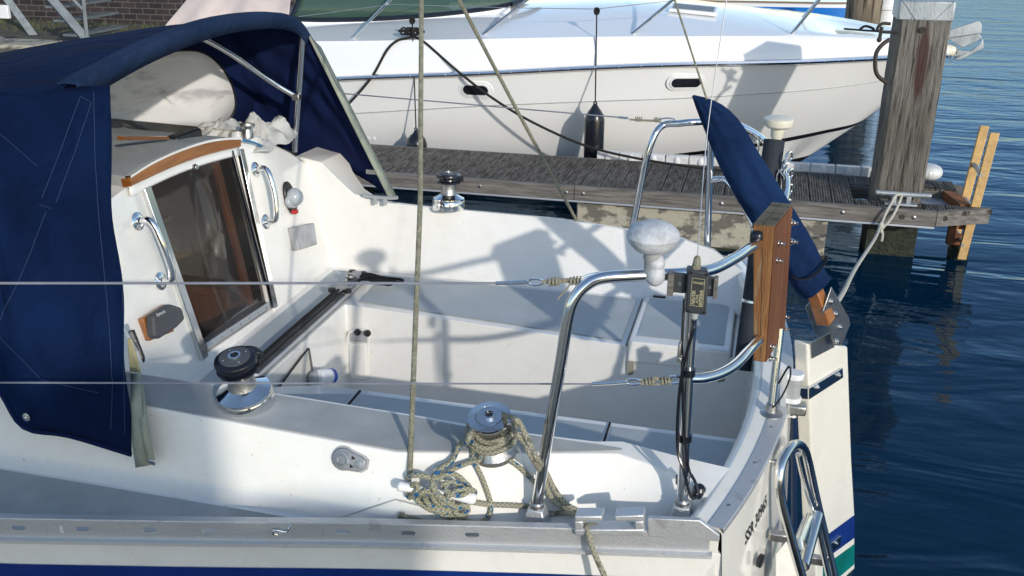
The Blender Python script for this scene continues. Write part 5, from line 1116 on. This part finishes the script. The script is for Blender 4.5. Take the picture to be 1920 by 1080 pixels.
# planks and beams
def beam(name,pts,h0,h1,t,m='fascia_wood'):
    mb=MB();n=len(pts);L=[V((p[0],p[1],0)) for p in pts];off=[V((0,t,0))]*n
    rows=[[p+V((0,0,h0)) for p in L],[p+V((0,0,h1)) for p in L],[p+o+V((0,0,h1)) for p,o in zip(L,off)],[p+o+V((0,0,h0)) for p,o in zip(L,off)]]
    rows.append(rows[0]);mb.loft(rows);
    mb.quad(rows[0][-1],rows[1][-1],rows[2][-1],rows[3][-1]);return mb.build(name,m,pon,bevel=.004)
for xa_,xb_ in((-9.0,-4.6),(-4.595,-1.215),(-1.21,1.153)): beam('fascia_board',[(xa_,yF),(xb_,yF)],.300,.397,.045)
beam('fascia_board',[(1.157,yF),(1.50,yF+.16)],.298,.396,.05)
beam('edge_trim',[(-9,yF-.006),(1.15,yF-.006)],.285,.297,.03,'aluminium')
beam('fascia_board',[(-9.0,yB),(.62,yB)],.27,.385,.045);beam('fascia_board',[(1.02,yB),(1.42,yB-.1)],.27,.385,.045)
beam('cross_beam',[(-9,6.9),(.6,6.9)],.285,.33,.12,'fascia_wood')
mb=MB();mb.box((.63,6.785,.33),(.03,.42,.10));mb.box((.98,6.60,.33),(.70,.02,.09));mb.box((.98,6.975,.33),(.70,.02,.09));mb.build('well_frame','fascia_wood',pon,bevel=.003)
mb=MB();mb.prism([V((1.12,6.62,.30)),V((1.32,6.66,.30)),V((1.30,6.95,.30)),V((1.12,6.95,.30))],(0,0,.03));mb.build('guide_plate','galvanised',pon)
mb=MB();mb.prism([V((1.33,6.62,.22)),V((1.40,6.62,.22)),V((1.40,6.62,.39)),V((1.33,6.62,.39))],(-.06,.33,0));mb.build('end_timber','rust',pon)
g=MB()
for x_ in(-8.1,-6.2,-4.75,-4.4,-3.1,-1.9,-1.27,-1.15,-.2,.58,1.02): g.lathe(V((x_,yF-.001,.350)),(0,-1,0),[(.013,0),(.013,.003),(.007,.006)],12)
g.split('bolt','dull_steel',pon)
g=MB()
for px,py in((1772,410),(1808,400),(1692,407)): p=PP(px,py,(1.157,yF-.002,0),V((.16,-.343,0)).normalized()) if px>1760 else PY(px,py,yF-.002); g.lathe(p,(0.2,-1,0),[(.017,0),(.017,.002),(.011,.002),(.011,-.004)],14)
g.split('bolt_hole','pile_dark_bolt',pon)
for xa_,xb_ in((-1.20,.50),(-6.9,-4.1)):
    mb=MB();mb.box(((xa_+xb_)/2,6.80,.03),(xb_-xa_,.76,.50));fl_=mb.build('concrete_float','concrete',pon,bevel=.012)
    mb=MB();mb.box(((xa_+xb_)/2,6.80,.0),(xb_-xa_+.012,.772,.05));mb.build('weed_line','weed',fl_,bevel=.01)
mb=MB();mb.box((-3.0,6.8,.1),(.14,.14,.3));mb.build('leg','weed',pon)
# white edge fender blocks on the far side
for k in range(12):
    xc=-1.12+.178*k
    if xc>.86: break
    mb=MB();mb.box((xc,yB+.075,.385),(.168,.06,.11));mb.ball((xc,yB+.045,.40),.03,12,8,(.8,.5,1.3));o_=mb.build('edge_fender','white_fender',pon,bevel=.012,seg=3)
# cleat with line
cc=PZ(1688,384,zD);g=MB();g.tube([cc+V((-.165,.0,.075)),cc+V((-.09,0,.072)),cc+V((.09,0,.072)),cc+V((.18,0,.075))],.017,12,smooth=5);g.box(cc+V((-.045,0,.035)),(.03,.03,.07));g.box(cc+V((.045,0,.035)),(.03,.03,.07));g.box(cc+V((0,0,.008)),(.20,.075,.014))
clt=g.build('cleat','galvanised',pon,bevel=.004)
g=MB();g.tube([PY(1545,600,3.0),PY(1580,550,3.6),PY(1604,503,4.6),PY(1640,448,5.8),PY(1650,425,6.32)],.0095,9,smooth=5)
g.tube([PY(1650,425,6.32),PY(1662,398,6.34),PY(1672,380,6.38),PY(1680,366,6.42),PY(1690,366,6.46),PY(1686,380,6.42),PY(1672,408,6.335),PY(1655,428,6.32),PY(1651,436,6.3)],.0085,9,smooth=5);g.ball(PY(1652,424,6.32),.024,12,8,(.8,.8,1.2));g.tube([PY(1652,426,6.32),PY(1655,440,6.31),PY(1653,452,6.31)],.008,8,smooth=3)
wr=g.build('white_mooring_line','white_rope',None);tag(wr,'white mooring line tied to the galvanised cleat at the foot of the big pile','rope')
# the big pile
P0=V((.935,6.775,0));g=MB();rows=[];random.seed(8)
hw=.155
for k in range(34):
    z=-1.0+2.665*k/33;s=1+.03*(z/1.6 if z>0 else 0);o=[(-hw,-hw+.03),(-hw+.03,-hw),(-.05,-hw-.003),(.05,-hw-.002),(hw-.03,-hw),(hw,-hw+.03),(hw,0),(hw,hw-.03),(hw-.03,hw),(0,hw),(-hw+.03,hw),(-hw,hw-.03),(-hw,0)]
    rows.append([P0+V(((x+random.uniform(-.002,.002))*s,(y+random.uniform(-.002,.002))*s,z)) for x,y in o])
g.loft(rows,close=True);n13=len(rows[0]);g.f.append([33*n13+k for k in range(n13)])
pile=g.build('mooring_pile','pile_wood',None,loc=P0,sharp=28);tag(pile,'thick square weathered timber pile with a galvanised cap at the end of the pontoon','pile')
zc_=PY(1730,40,6.6).z
g=MB();s=1.035;hw2=hw*s+.004
g.prism([P0+V((x,y,zc_)) for x,y in((-hw2,-hw2),(hw2,-hw2),(hw2,hw2),(-hw2,hw2))],(0,0,1.672-zc_));pc_=g.build('metal_cap','galvanised',pile,bevel=.010)
g=MB()
for a,b in(((-.16,.135),(-.05,.0)),((.17,.145),(.05,.0))): g.tube([P0+V((a[0],-hw2-.001,zc_+a[1])),P0+V((b[0],-hw2-.001,zc_+b[1]))],.003,5)
for x in(-.15,-.08,0,.07,.15): g.lathe(P0+V((x,-hw2,zc_+.02)),(0,-1,0),[(.006,0),(.004,.003)],8)
g.build('cap_fold','galvanised',pc_)
g=MB();g.lathe(PY(1730,56,6.606),(0,-1,0),[(.019,0),(.019,.004),(.014,.004),(.013,-.01)],14);g.build('bolt_hole','pile_dark_bolt',pile)
g=MB();g.box((.935,6.775,-.12),(.322,.322,.70));g.build('weed_line','weed',pile,bevel=.004)
g=MB();sp2=PY(1668,60,6.62);g.tube([sp2+V((.05,0,0)),sp2+V((-.05,0,.0)),sp2+V((-.075,0,.02)),sp2+V((-.05,0,.05)),sp2+V((0,0,.05))],.010,9,smooth=3);g.tube([sp2+V((-.05,-.0,.03)),sp2+V((-.055,0,-.05))],.011,9);g.ball(sp2+V((-.055,0,-.05)),.016);g.build('shackle','pile_dark_bolt',pile)
g=MB();g.tube([PY(1668,74,6.62),PY(1654,84,6.60),PY(1643,100,6.59),PY(1641,125,6.59),PY(1646,142,6.60),PY(1662,155,6.63)],.0135,10,smooth=6);hl=g.build('rubber_hose_loop','brown_hose',pile)
g=MB();g.tube([PY(1583,54,6.75),PY(1620,57,6.7),PY(1655,59,6.65)],.014,8,smooth=4,flat=.45);g.tube([PY(1612,55,6.72),PY(1622,49,6.71),PY(1634,52,6.7),PY(1640,57,6.7)],.008,8,smooth=4);bl=g.build('black_strop','black_rope',None);tag(bl,'black strop running from the pile shackle to the motor boat bow','rope')
# the quay side the photograph is taken from, plus unseen piles added to shade the near-left deck
g=MB();g.box((0,-1.6,.30),(9,4.6,.5));o=g.build('quay_walkway','concrete',None,bevel=.02);tag(o,kind='structure')
for k,(x_,h_) in enumerate(((1.38,3.02),(1.81,2.98),(2.22,2.73))):
    g=MB();g.lathe((x_,-2.2,.5),(0,0,1),[(.215,0),(.215,h_-.52),(.205,h_-.5)],20);o=g.build('shade_pile','far_pile_wood',None,loc=(x_,-2.2,.5));o.rotation_euler.y=.03*k;tag(o,('left','middle','shorter right')[k]+' pile of three round piles added unseen behind the viewpoint to cast shade','pile','unseen piles added to cast shade')
# yellow ladder on the pontoon end
LR=root('pontoon_ladder',(1.42,6.62,0),'yellow painted ladder standing up from the water at the end of the pontoon','ladder')
def rail_(a,b,z1,name='rail'):
    g=MB();w=V((.028,0,0));t=V((0,.03,0));u=(b-a);g.prism([a-w,a+w,a+w+t,a-w+t],u);return g.build(name,'yellow_paint',LR,bevel=.004)
rA=(PY(1803,487,6.58),PY(1866,250,6.58));rail_(*rA,0)
rB=(PY(1787,440,6.86),PY(1847,237,6.86));rail_(rB[0]-V((0,0,.3)),rB[1],0)
g=MB()
for f in(.12,.40,.68):
    a=lerp(rA[0],rA[1],f);b=lerp(rB[0],rB[1],f);
    if f>.2 and f<.6 or True: g.tube([a+V((-.01,0,0)),a+V((-.012,.28,0))],.016,10)
g.split('rung','galvanised',LR)
g=MB();g.box(PY(1786,425,6.72),(.05,.05,.25));g.box(PY(1795,458,6.74),(.07,.06,.14));g.split('bracket','rust',LR,bevel=.004)
g=MB();g.box(PY(1796,478,6.70),(.12,.14,.14));g.build('weed','weed',LR,bevel=.03)
# round ribbed fender beyond the pile
fc=PY(1740,322,7.32);rows=[];
g=MB()
R=.10
for i in range(13):
    t=-math.pi/2+math.pi*i/12;rr=(.055+.05*math.cos(t)) if abs(t)<1.57 else .055;zz=.055*math.sin(t)
    rows.append([fc+V(((R*math.cos(t)**.6*(1-.03*(k%2)) if i not in(0,12) else .02)*math.cos(2*math.pi*k/48),(R*math.cos(t)**.6*(1-.03*(k%2)) if i not in(0,12) else .02)*math.sin(2*math.pi*k/48),zz)) for k in range(48)])
g.loft(rows,close=True);g.f.append([12*48+k for k in range(48)]);rf_=g.build('round_fender','white_fender',None,sharp=30);tag(rf_,'white round ribbed corner fender beyond the big pile','fender')
g=MB();g.ball(fc+V((-.04,0,.055)),.02,12,8,(1.5,1,.6));g.build('bolt_cover','black_plastic',rf_)
# ================================================================ MOTOR BOAT
mo=root('motor_boat',(-1.0,8.9,0),'large white motor cruiser moored bow to the right behind the pontoon','motor boat')
MC=8.9
def row(px,py,y): return [PY(a,b,c) for a,b,c in zip(px,py,y)]
pxK=[288,320,400,640,900,1116,1285,1480,1600,1700,1760,1781]
K=row(pxK,[79,79,78,77,73,69,68,68,72,78,84,90],[7.5,7.5,7.49,7.47,7.48,7.55,7.66,7.95,8.2,8.5,8.72,8.9])
Rb=row(pxK,[175,172,165,147,137,126,120,116,111,106,103,103],[7.45,7.44,7.43,7.40,7.42,7.48,7.58,7.86,8.12,8.44,8.68,8.9])
pxM=[288,320,400,640,900,1116,1285,1480,1580,1660,1715,1752];Mr=row(pxM,[236,232,226,214,199,190,184,172,162,150,140,128],[7.52,7.52,7.51,7.50,7.52,7.58,7.70,8.03,8.28,8.56,8.76,8.9])
pxC=[288,320,400,640,900,1116,1230,1380,1470,1550,1610,1650];Cr=row(pxC,[320,318,314,305,302,300,292,274,259,243,229,203],[7.66,7.66,7.66,7.65,7.68,7.75,7.88,8.15,8.35,8.58,8.76,8.9])
pxC2=[288,320,400,640,900,1116,1228,1376,1464,1540,1598,1632];C2=row(pxC2,[326,324,320,311,308,306,299,282,268,252,238,215],[7.72,7.72,7.72,7.71,7.74,7.81,7.94,8.2,8.40,8.62,8.79,8.9])
Kl=[V((p.x*.93-.1 if p.x>-.5 else p.x,8.9 if i>9 else max(q.y+.25,min(8.9,p.y+.7)),min(p.z,-.05)-.12)) for i,(p,q) in enumerate(zip(C2,C2))]
Kl=[V((min(p.x,.34-.02*(11-i)) if i>6 else p.x,lerp(p.y,8.9,.6),-.15)) for i,p in enumerate(C2)]
Kl[-1]=PY(1478,318,8.9);Kl[-2]=PY(1470,322,8.86);Kl[-3]=PY(1440,330,8.8)
def sp(r): return spline(r,4)
def mirror(r): return [V((p.x,2*MC-p.y,p.z)) for p in r]
def dz(r,y,z): return [V((p.x,p.y+y,p.z+z)) for p in r]
lip=[V((p.x,lerp(p.y,MC,.0)-.0,p.z+.012)) for p in Rb]
hull_rows=[sp(Kl),sp(C2),sp(Cr),sp(Mr),sp(Rb)]
g=MB();g.loft(hull_rows);g.loft([mirror(r) for r in hull_rows]);mh=g.build('hull','gelcoat_motor',mo,sharp=50)
# topsides above the rub rail and foredeck
def inw(r,f,z,zb=None): return [V((p.x,lerp(p.y,MC,f),p.z+z)) for p in r]
Kin=inw(K,.06,.012)
def prof(tab): return [interp(tab,p.x) for p in K]
T3=[(-8,.08),(-2.8,.11),(-1.7,.155),(-.85,.124),(-.2,.053),(.16,.026),(.42,.0),(.7,-.035),(1.0,-.03),(1.45,.0)]
h3=prof(T3);h2=[a*.97 for a in h3];h1=[a*.55 for a in h3]
D1=[V((p.x,lerp(p.y,MC,.32),p.z+.012+a)) for p,a in zip(K,h1)]
D2=[V((p.x,lerp(p.y,MC,.62),p.z+.012+a)) for p,a in zip(K,h2)]
D3=[V((p.x,MC,p.z+.012+a)) for p,a in zip(K,h3)]
g=MB();dr=[sp([V((p.x,p.y-.0,p.z+.01)) for p in Rb]),sp([V((lerp(a.x,b.x,.5),lerp(a.y,b.y,.5)-.02,lerp(a.z,b.z,.55))) for a,b in zip(Rb,K)]),sp(K),sp(Kin),sp(D1),sp(D2),sp(D3)]
g.loft(dr);g.loft([mirror(r) for r in dr]);g.loft([[r[0] for r in hull_rows]+[r[0] for r in dr],[mirror([r[0]])[0] for r in hull_rows]+[mirror([r[0]])[0] for r in dr]]);md=g.build('deck','gelcoat_motor',mo,sharp=38,bevel=0)
g=MB();g.tube([p+V((0,-.012,.0)) for p in sp(Rb)],.022,8,up=(0,0,1));g.tube([V((p.x,p.y+.012,p.z)) for p in mirror(sp(Rb))],.022,8,up=(0,0,1));rub=g.build('rub_rail','chrome',mo)
g=MB()
for i,p in enumerate(sp(Rb)):
    g.lathe(p+V((0,-.034,.0)),(0,-1,0),[(.006,-.004),(.006,.001),(.003,.003)],8)
g.split('screw','dull_steel',rub)
g=MB();g.loft([[p+V((.004,-.006,.0)) for p in sp(Cr)],[p+V((.004,-.006,.004)) for p in sp(C2)]]);g.build('boot_stripe','black_paint',mh)
g=MB();g.tube([p+V((.0,-.001,0)) for p in sp(Mr)],.0045,5);g.build('spray_line','pale_cover',mh)
# antifouling keel edge
g=MB();a_=sp(C2);b_=sp(Kl);g.loft([[lerp(p,q,.62)+V((0,-.004,-.002)) for p,q in zip(a_,b_)],[lerp(p,q,.99)+V((0,-.006,0)) for p,q in zip(a_,b_)]]);g.build('antifouling','black_paint',mh)
# portholes
mbv=BVHTree.FromPolygons([v[:] for v in (lambda m:(m.loft(hull_rows),m)[1])(MB()).v],(lambda m:(m.loft(hull_rows),m)[1])(MB()).f)
def mhit(px,py,h=0):
    r=ray(px,py);l,n,i,d=mbv.ray_cast(CAM,r)
    if l is None:return None
    if n.dot(r)>0:n=-n
    return V(l)+n*h,n
for cx_,cy_,w,h in((892,168,.21,.088),(1286,154,.235,.082)):
    c,n=mhit(cx_,cy_);e=(mhit(cx_+20,cy_)[0]-c);e=(e-n*e.dot(n));e=V((e.x,e.y,0)).normalized();u=n.cross(e)*-1
    if u.z<0:u=-u
    def ring(w,h,r0,nm,m,o,t,par):
        g=MB();st_=stadium(0,0,w,h,32);g.prism([c+e*a+u*b+n*o for a,b in st_],n*t);return g.build(nm,m,par,bevel=.003)
    pr_=ring(w+.075,h+.065,0,'porthole','gelcoat_motor',-.006,.012,mo);ring(w+.03,h+.028,0,'rim','white_plastic',.002,.010,pr_);ring(w,h,0,'pane','black_rubber',.006,.0075,pr_)
for x_,y_ in((691,260),(702,260)):
    c,n=mhit(x_,y_);g=MB();g.lathe(c,n,[(.016,0),(.016,.004),(.010,.006),(.009,.003)],14);g.build('skin_fitting','white_plastic',mo)
# windscreen band
def dk(px,py,i0=.5):
    r=ray(px,py);l,n,i,d=dbv.ray_cast(CAM,r);return (V(l),n) if l is not None else (None,None)
dbm=MB();dbm.loft(dr);dbv=BVHTree.FromPolygons([v[:] for v in dbm.v],dbm.f)
WS=[(545,36),(600,38),(680,37),(760,33),(840,26),(920,16),(958,8),(985,-14),(900,-60),(700,-80),(560,-60),(552,0)]
wy=lambda px:interp([(540,8.0),(985,8.25)],px)
wb=[PY(x,y,wy(x)) for x,y in WS[:7]];wt=[PY(x,y,wy(x)+.45) for x,y in((600,-95),(650,-95),(720,-92),(800,-85),(880,-70),(960,-45),(1010,-10))]
g=MB();g.loft([spline(wb,4),spline(wt,4)]);wsn=g.build('windscreen','green_glass',mo,thick=.012)
g=MB();g.tube(spline(wb,4),.022,8,smooth=0);g.tube([wb[-1],wt[-1]],.02,8);g.tube([wb[0],wt[0]],.02,8);g.tube(spline(wt,4),.02,8);g.build('windscreen_frame','black_rubber',wsn)
g=MB();bb=[p+V((0,.1,-.25)) for p in wb];g.loft([spline([p+V((0,-.015,-.01)) for p in wb],4),spline([p+V((0,-.05,-.3)) for p in wb],4)]);
cw=[V((p.x,p.y+.9,p.z+.05)) for p in wb];g.loft([spline([p+V((0,.02,.0)) for p in wb],4),spline([p+V((0,.7,-.02)) for p in wb],4)]);cs=g.build('cabin_side','gelcoat_motor',mo)
crs=MB();random.seed(4)
crs.ball(PY(700,5,8.7),.22,16,10,(1.4,.6,.6));crs.ball(PY(800,0,8.8),.2,16,10,(1.2,.6,.6));crs.build('seat_cover','cream_plastic',wsn)
# coachroof hatch on the foredeck
c,n=dk(1300,22)
if c is not None:
    R=frame(n if n.z>0 else -n,(1,0,0));g=MB();
    g.prism([c+R@V((x,y,.004)) for x,y in((-.20,-.12),(.20,-.12),(.20,.12),(-.20,.12))],R.col[2]*.03);hh_=g.build('deck_hatch','gelcoat_motor',mo,bevel=.012);g=MB();g.prism([c+R@V((x,y,.036)) for x,y in((-.17,-.09),(.17,-.09),(.17,.09),(-.17,.09))],R.col[2]*.003);g.build('pane','smoked',hh_)
# beige cover over the after part
cv=[]
for t in range(9):
    k=t/8
    a=lerp(PY(285,66,7.9),PY(-200,150,8.1),1-0 if False else 0)
    cv.append([PY(lerp(292,540,k),lerp(66,36,k),7.95),PY(lerp(330,545,k),lerp(20,8,k),8.05),PY(lerp(370,552,k),lerp(-30,-35,k),8.3),PY(lerp(420,560,k),lerp(-90,-90,k),8.7)])
rws=[[cv[i][j]+V((0,.035*math.sin(i*1.9+j),0)) for i in range(9)] for j in range(4)]
g=MB();g.loft([spline(r,4) for r in rws]);cvr_=g.build('canvas_cover','beige_cover',mo,thick=.004,sharp=80,sub=1)
g=MB();g.loft([[PY(292,68,7.95),PY(300,90,7.8)],[PY(545,36,7.95),PY(560,90,7.6)]]);g.build('coaming','gelcoat_motor',mo)
# guard rails: slanting stanchions and wire
def rl(pts,r,nm='stanchion',m='stainless'): return tubeobj(nm,pts,r,m,mo,smooth=0,n=10)
for a,b in(((655,77),(835,-105)),((900,70),(1120,-106)),((1180,68),(1390,-108)),((1480,68),(1632,-118)),((1418+1,32),(1530,-40))):
    y=interp([(640,7.56),(1180,7.66),(1480,8.02),(1560,8.2)],a[0]);
    if a[0]==1419: rl([PY(1505,33,9.0),PY(1556,-25,9.0)],.012);continue
    p=PY(a[0],a[1],y);rl([p,PY(b[0],b[1],y-.02)],.0125);g=MB();g.lathe(p,(0,0,1),[(.026,-.004),(.026,.006),(.014,.012)],14);g.build('stanchion_foot','stainless',mo)
tubeobj('guard_rail',[PY(835,-105,7.54),PY(1120,-106,7.58),PY(1390,-108,7.7),PY(1632,-118,8.02),PY(1800,-90,8.5)],.014,'stainless',mo,smooth=4)
tubeobj('guard_wire',[PY(560,31,7.53),PY(735,8,7.54),PY(975,15,7.57),PY(1118,17,7.62),PY(1245,3,7.66),PY(1360,-12,7.9)],.003,'wire',mo,smooth=0,n=6)
# bow: black cleat, roller, anchor
g=MB();p=PY(772,66,7.53);g.tube([p+V((-.11,0,.03)),p+V((-.05,0,.035)),p+V((.05,0,.035)),p+V((.11,0,.03))],.011,9,smooth=3);random.seed(6)
for k in range(9): 
    a0=p+V((random.uniform(-.07,.07),0,.03));g.tube([a0+V((.02*math.cos(t)*.8,.03*math.cos(t),.028*math.sin(t))) for t in[j*.7 for j in range(9)]],.0075,7,closed=True)
blc=g.build('black_cleat','black_rope',mo)
g=MB();c=PY(1788,95,8.9);g.lathe(c+V((-.02,0,0)),(1,0,0),[(.05,-.12),(.055,0),(.045,.03),(.02,.035)],18);g.build('bow_roller','cream_plastic',mo)
an=MB()
def AN(px,py,y): return PY(px,py,y)
an.prism([AN(1775,58,8.80),AN(1836,39,8.80),AN(1841,46,8.80),AN(1841,62,8.80),AN(1775,72,8.80)],(0,.015,0))
an.prism([AN(1770,66,8.84),AN(1830,58,8.84),AN(1842,70,8.84),AN(1832,78,8.84),AN(1812,86,8.84),AN(1806,90,8.84),AN(1795,84,8.84)],(0,.02,0))
an.prism([AN(1790,88,8.95),AN(1790,112,8.95),AN(1800,113,8.95),AN(1845,90,8.95),AN(1843,72,8.95),AN(1836,84,8.95),AN(1820,96,8.95),AN(1803,95,8.95)],(0,.03,0))
an.prism([AN(1779,117,8.88),AN(1812,100,8.88),AN(1806,108,8.88)],(0,.03,0))
ao=an.build('anchor','galvanised',mo,bevel=.004)
g=MB();g.tube([AN(1776,90,8.9),AN(1795,97,8.9)],.018,10);g.build('shank','dull_steel',ao)
# ---------------------------------------------------------------- fenders and lines of the motor boat
def fender(name,px,pyt,y,prof_,label,ropetop,grp='navy fenders hanging from the motor cruiser'):
    t=PY(px,pyt,y);g=MB();g.lathe(t,(0,0,-1),prof_,26,cap=False);f=g.build(name,'black_rubber',None,loc=t,sub=0);tag(f,label,'fender',grp)
    g=MB();g.tube([t+V((.011*math.cos(s),0,.012*math.sin(s)+.002)) for s in[2*math.pi*k/12 for k in range(12)]],.006,7,closed=True);g.build('eye','black_rubber',f)
    g=MB();g.tube([t+V((0,0,.012)),PY(ropetop[0],ropetop[1],ropetop[2])],.0055,8);c=PY(*ropetop);
    for k in range(4): g.tube([c+V((.018*math.cos(s),.012*math.sin(s+k),.016*math.sin(s)+.006*(k-2))) for s in[2*math.pi*j/10 for j in range(10)]],.006,6,closed=True)
    r=g.build('fender_lanyard','black_rope',None);tag(r,'black lanyard holding the '+('long cylindrical' if 'long' in label else 'small round')+' navy fender','rope');return f
fender('long_fender',1116,194,7.38,[(.004,0),(.018,.01),(.030,.03),(.052,.06),(.070,.09),(.078,.13),(.079,.30),(.078,.47),(.06,.53),(.02,.56),(.0,.56)],'long cylindrical navy fender hanging against the motor cruiser hull',(1119,20,7.58))
fender('ball_fender',780,243,7.34,[(.004,0),(.016,.01),(.028,.03),(.055,.05),(.078,.085),(.088,.125),(.085,.165),(.06,.21),(.02,.235),(.0,.236)],'small pear shaped navy fender half hidden behind the pontoon edge',(773,38,7.50))
def line(name,pts,r,m,label): g=MB();g.tube(pts,r,8,smooth=6);o=g.build(name,m,None);tag(o,label,'rope');return o
line('bow_spring_line',[PY(775,68,7.52),PY(797,80,7.46),PY(860,135,7.38),PY(925,185,7.33),PY(1000,230,7.28),PY(1100,274,7.2),PY(1200,298,7.1),PY(1290,312,6.98),PY(1370,322,6.95)],.0105,'black_rope','long black mooring line sagging from the cruiser cleat down to the pontoon')
line('stern_spring_line',[PY(775,68,7.52),PY(765,71,7.48),PY(745,76,7.44),PY(725,95,7.42),PY(700,140,7.39),PY(672,175,7.35),PY(640,208,7.3),PY(600,240,7.2)],.0105,'black_rope','black mooring line dropping from the cruiser cleat to the left behind the sprayhood')
# ================================================================ FAR BOAT AND PILES
fb=root('far_sailboat',(0,14.4,0),'white sailing boat with a bright blue band, far behind the motor cruiser','sailing boat')
FYn=lambda x:interp([(-6,13.6),(-1,13.7),(.9,13.85),(1.5,14.05),(2.1,14.4)],x)
xs=[-6+8.1*i/24 for i in range(25)];zt_=1.02
def frw(z,o=0): return [V((x,FYn(x)+o,z)) for x in xs]
g=MB();g.loft([frw(-.2,.5),frw(.3,.15),frw(.62),frw(.97)]);g.loft([[V((p.x,28.8-p.y,p.z)) for p in r] for r in(frw(-.2,.5),frw(.3,.15),frw(.97))]);g.loft([frw(.97),[V((p.x,28.8-p.y,p.z)) for p in frw(.97)]]);fh=g.build('hull','gelcoat_motor',fb)
g=MB();z0=PY(1500,31,13.85).z;z1=PY(1500,13,13.85).z;g.loft([frw(z1,-.012),frw(z0,-.012)]);g.build('blue_band','sail_blue',fh)
g=MB();g.loft([frw(1.0,-.02),frw(.975,-.02)]);g.build('toe_rail','dark_gap' if False else 'brown_rail',fh)
g=MB();g.loft([frw(1.12,.5),frw(1.0,.35)]);g.loft([frw(1.12,.5),frw(1.14,.8)]);g.build('coachroof','gelcoat_motor',fb)
fp=PY(1618,40,12.0);
g=MB();g.lathe((fp.x,12.1,-1),(0,0,1),[(.20,0),(.20,2.4),(.19,2.45)],18);o=g.build('far_pile','far_pile_wood',None,loc=(fp.x,12.1,0));tag(o,'round weathered timber pile beyond the bow of the motor cruiser','pile')
fp=PY(1660,40,12.3);g=MB();g.lathe((fp.x,12.4,-1),(0,0,1),[(.14,0),(.14,2.06),(.155,2.07),(.155,2.10),(.14,2.11),(.14,2.5)],24);o=g.build('white_post','white_plastic',None,loc=(fp.x,12.4,0));tag(o,'white cylindrical post beside the far round pile','post')
# ================================================================ LIGHT, SKY, CAMERA
sd=V((-1.246,1.47,-.684)).normalized()
S.world=D.worlds.new('World');S.world.use_nodes=True;nt=S.world.node_tree;bg=nt.nodes['Background'];sk=nt.nodes.new('ShaderNodeTexSky');sk.sky_type='NISHITA';sk.sun_disc=False
sk.sun_elevation=math.asin(-sd.z);sk.sun_rotation=math.atan2(-sd.x,-sd.y);sk.air_density=1.0;sk.dust_density=.4;sk.ozone_density=1.0
nt.links.new(sk.outputs[0],bg.inputs[0]);bg.inputs[1].default_value=.15
sl=D.lights.new('sun','SUN');sl.energy=2.0;sl.angle=math.radians(.9);sl.color=(1,.93,.83);so=D.objects.new('sun',sl);COL.objects.link(so);so.rotation_euler=sd.to_track_quat('-Z','Y').to_euler();so.location=(3,-3,6)
cam=D.cameras.new('camera');cam.sensor_width=36;cam.lens=F/1920*36;cam.clip_start=.05;cam.clip_end=1000
co=D.objects.new('camera',cam);COL.objects.link(co);co.location=(0,0,HC);co.rotation_euler=(math.pi/2-PT,0,TH);S.camera=co
S.view_settings.view_transform='Standard';S.view_settings.look='None';S.view_settings.gamma=1;S.view_settings.exposure=0.47
S.render.resolution_x=1024;S.render.resolution_y=576
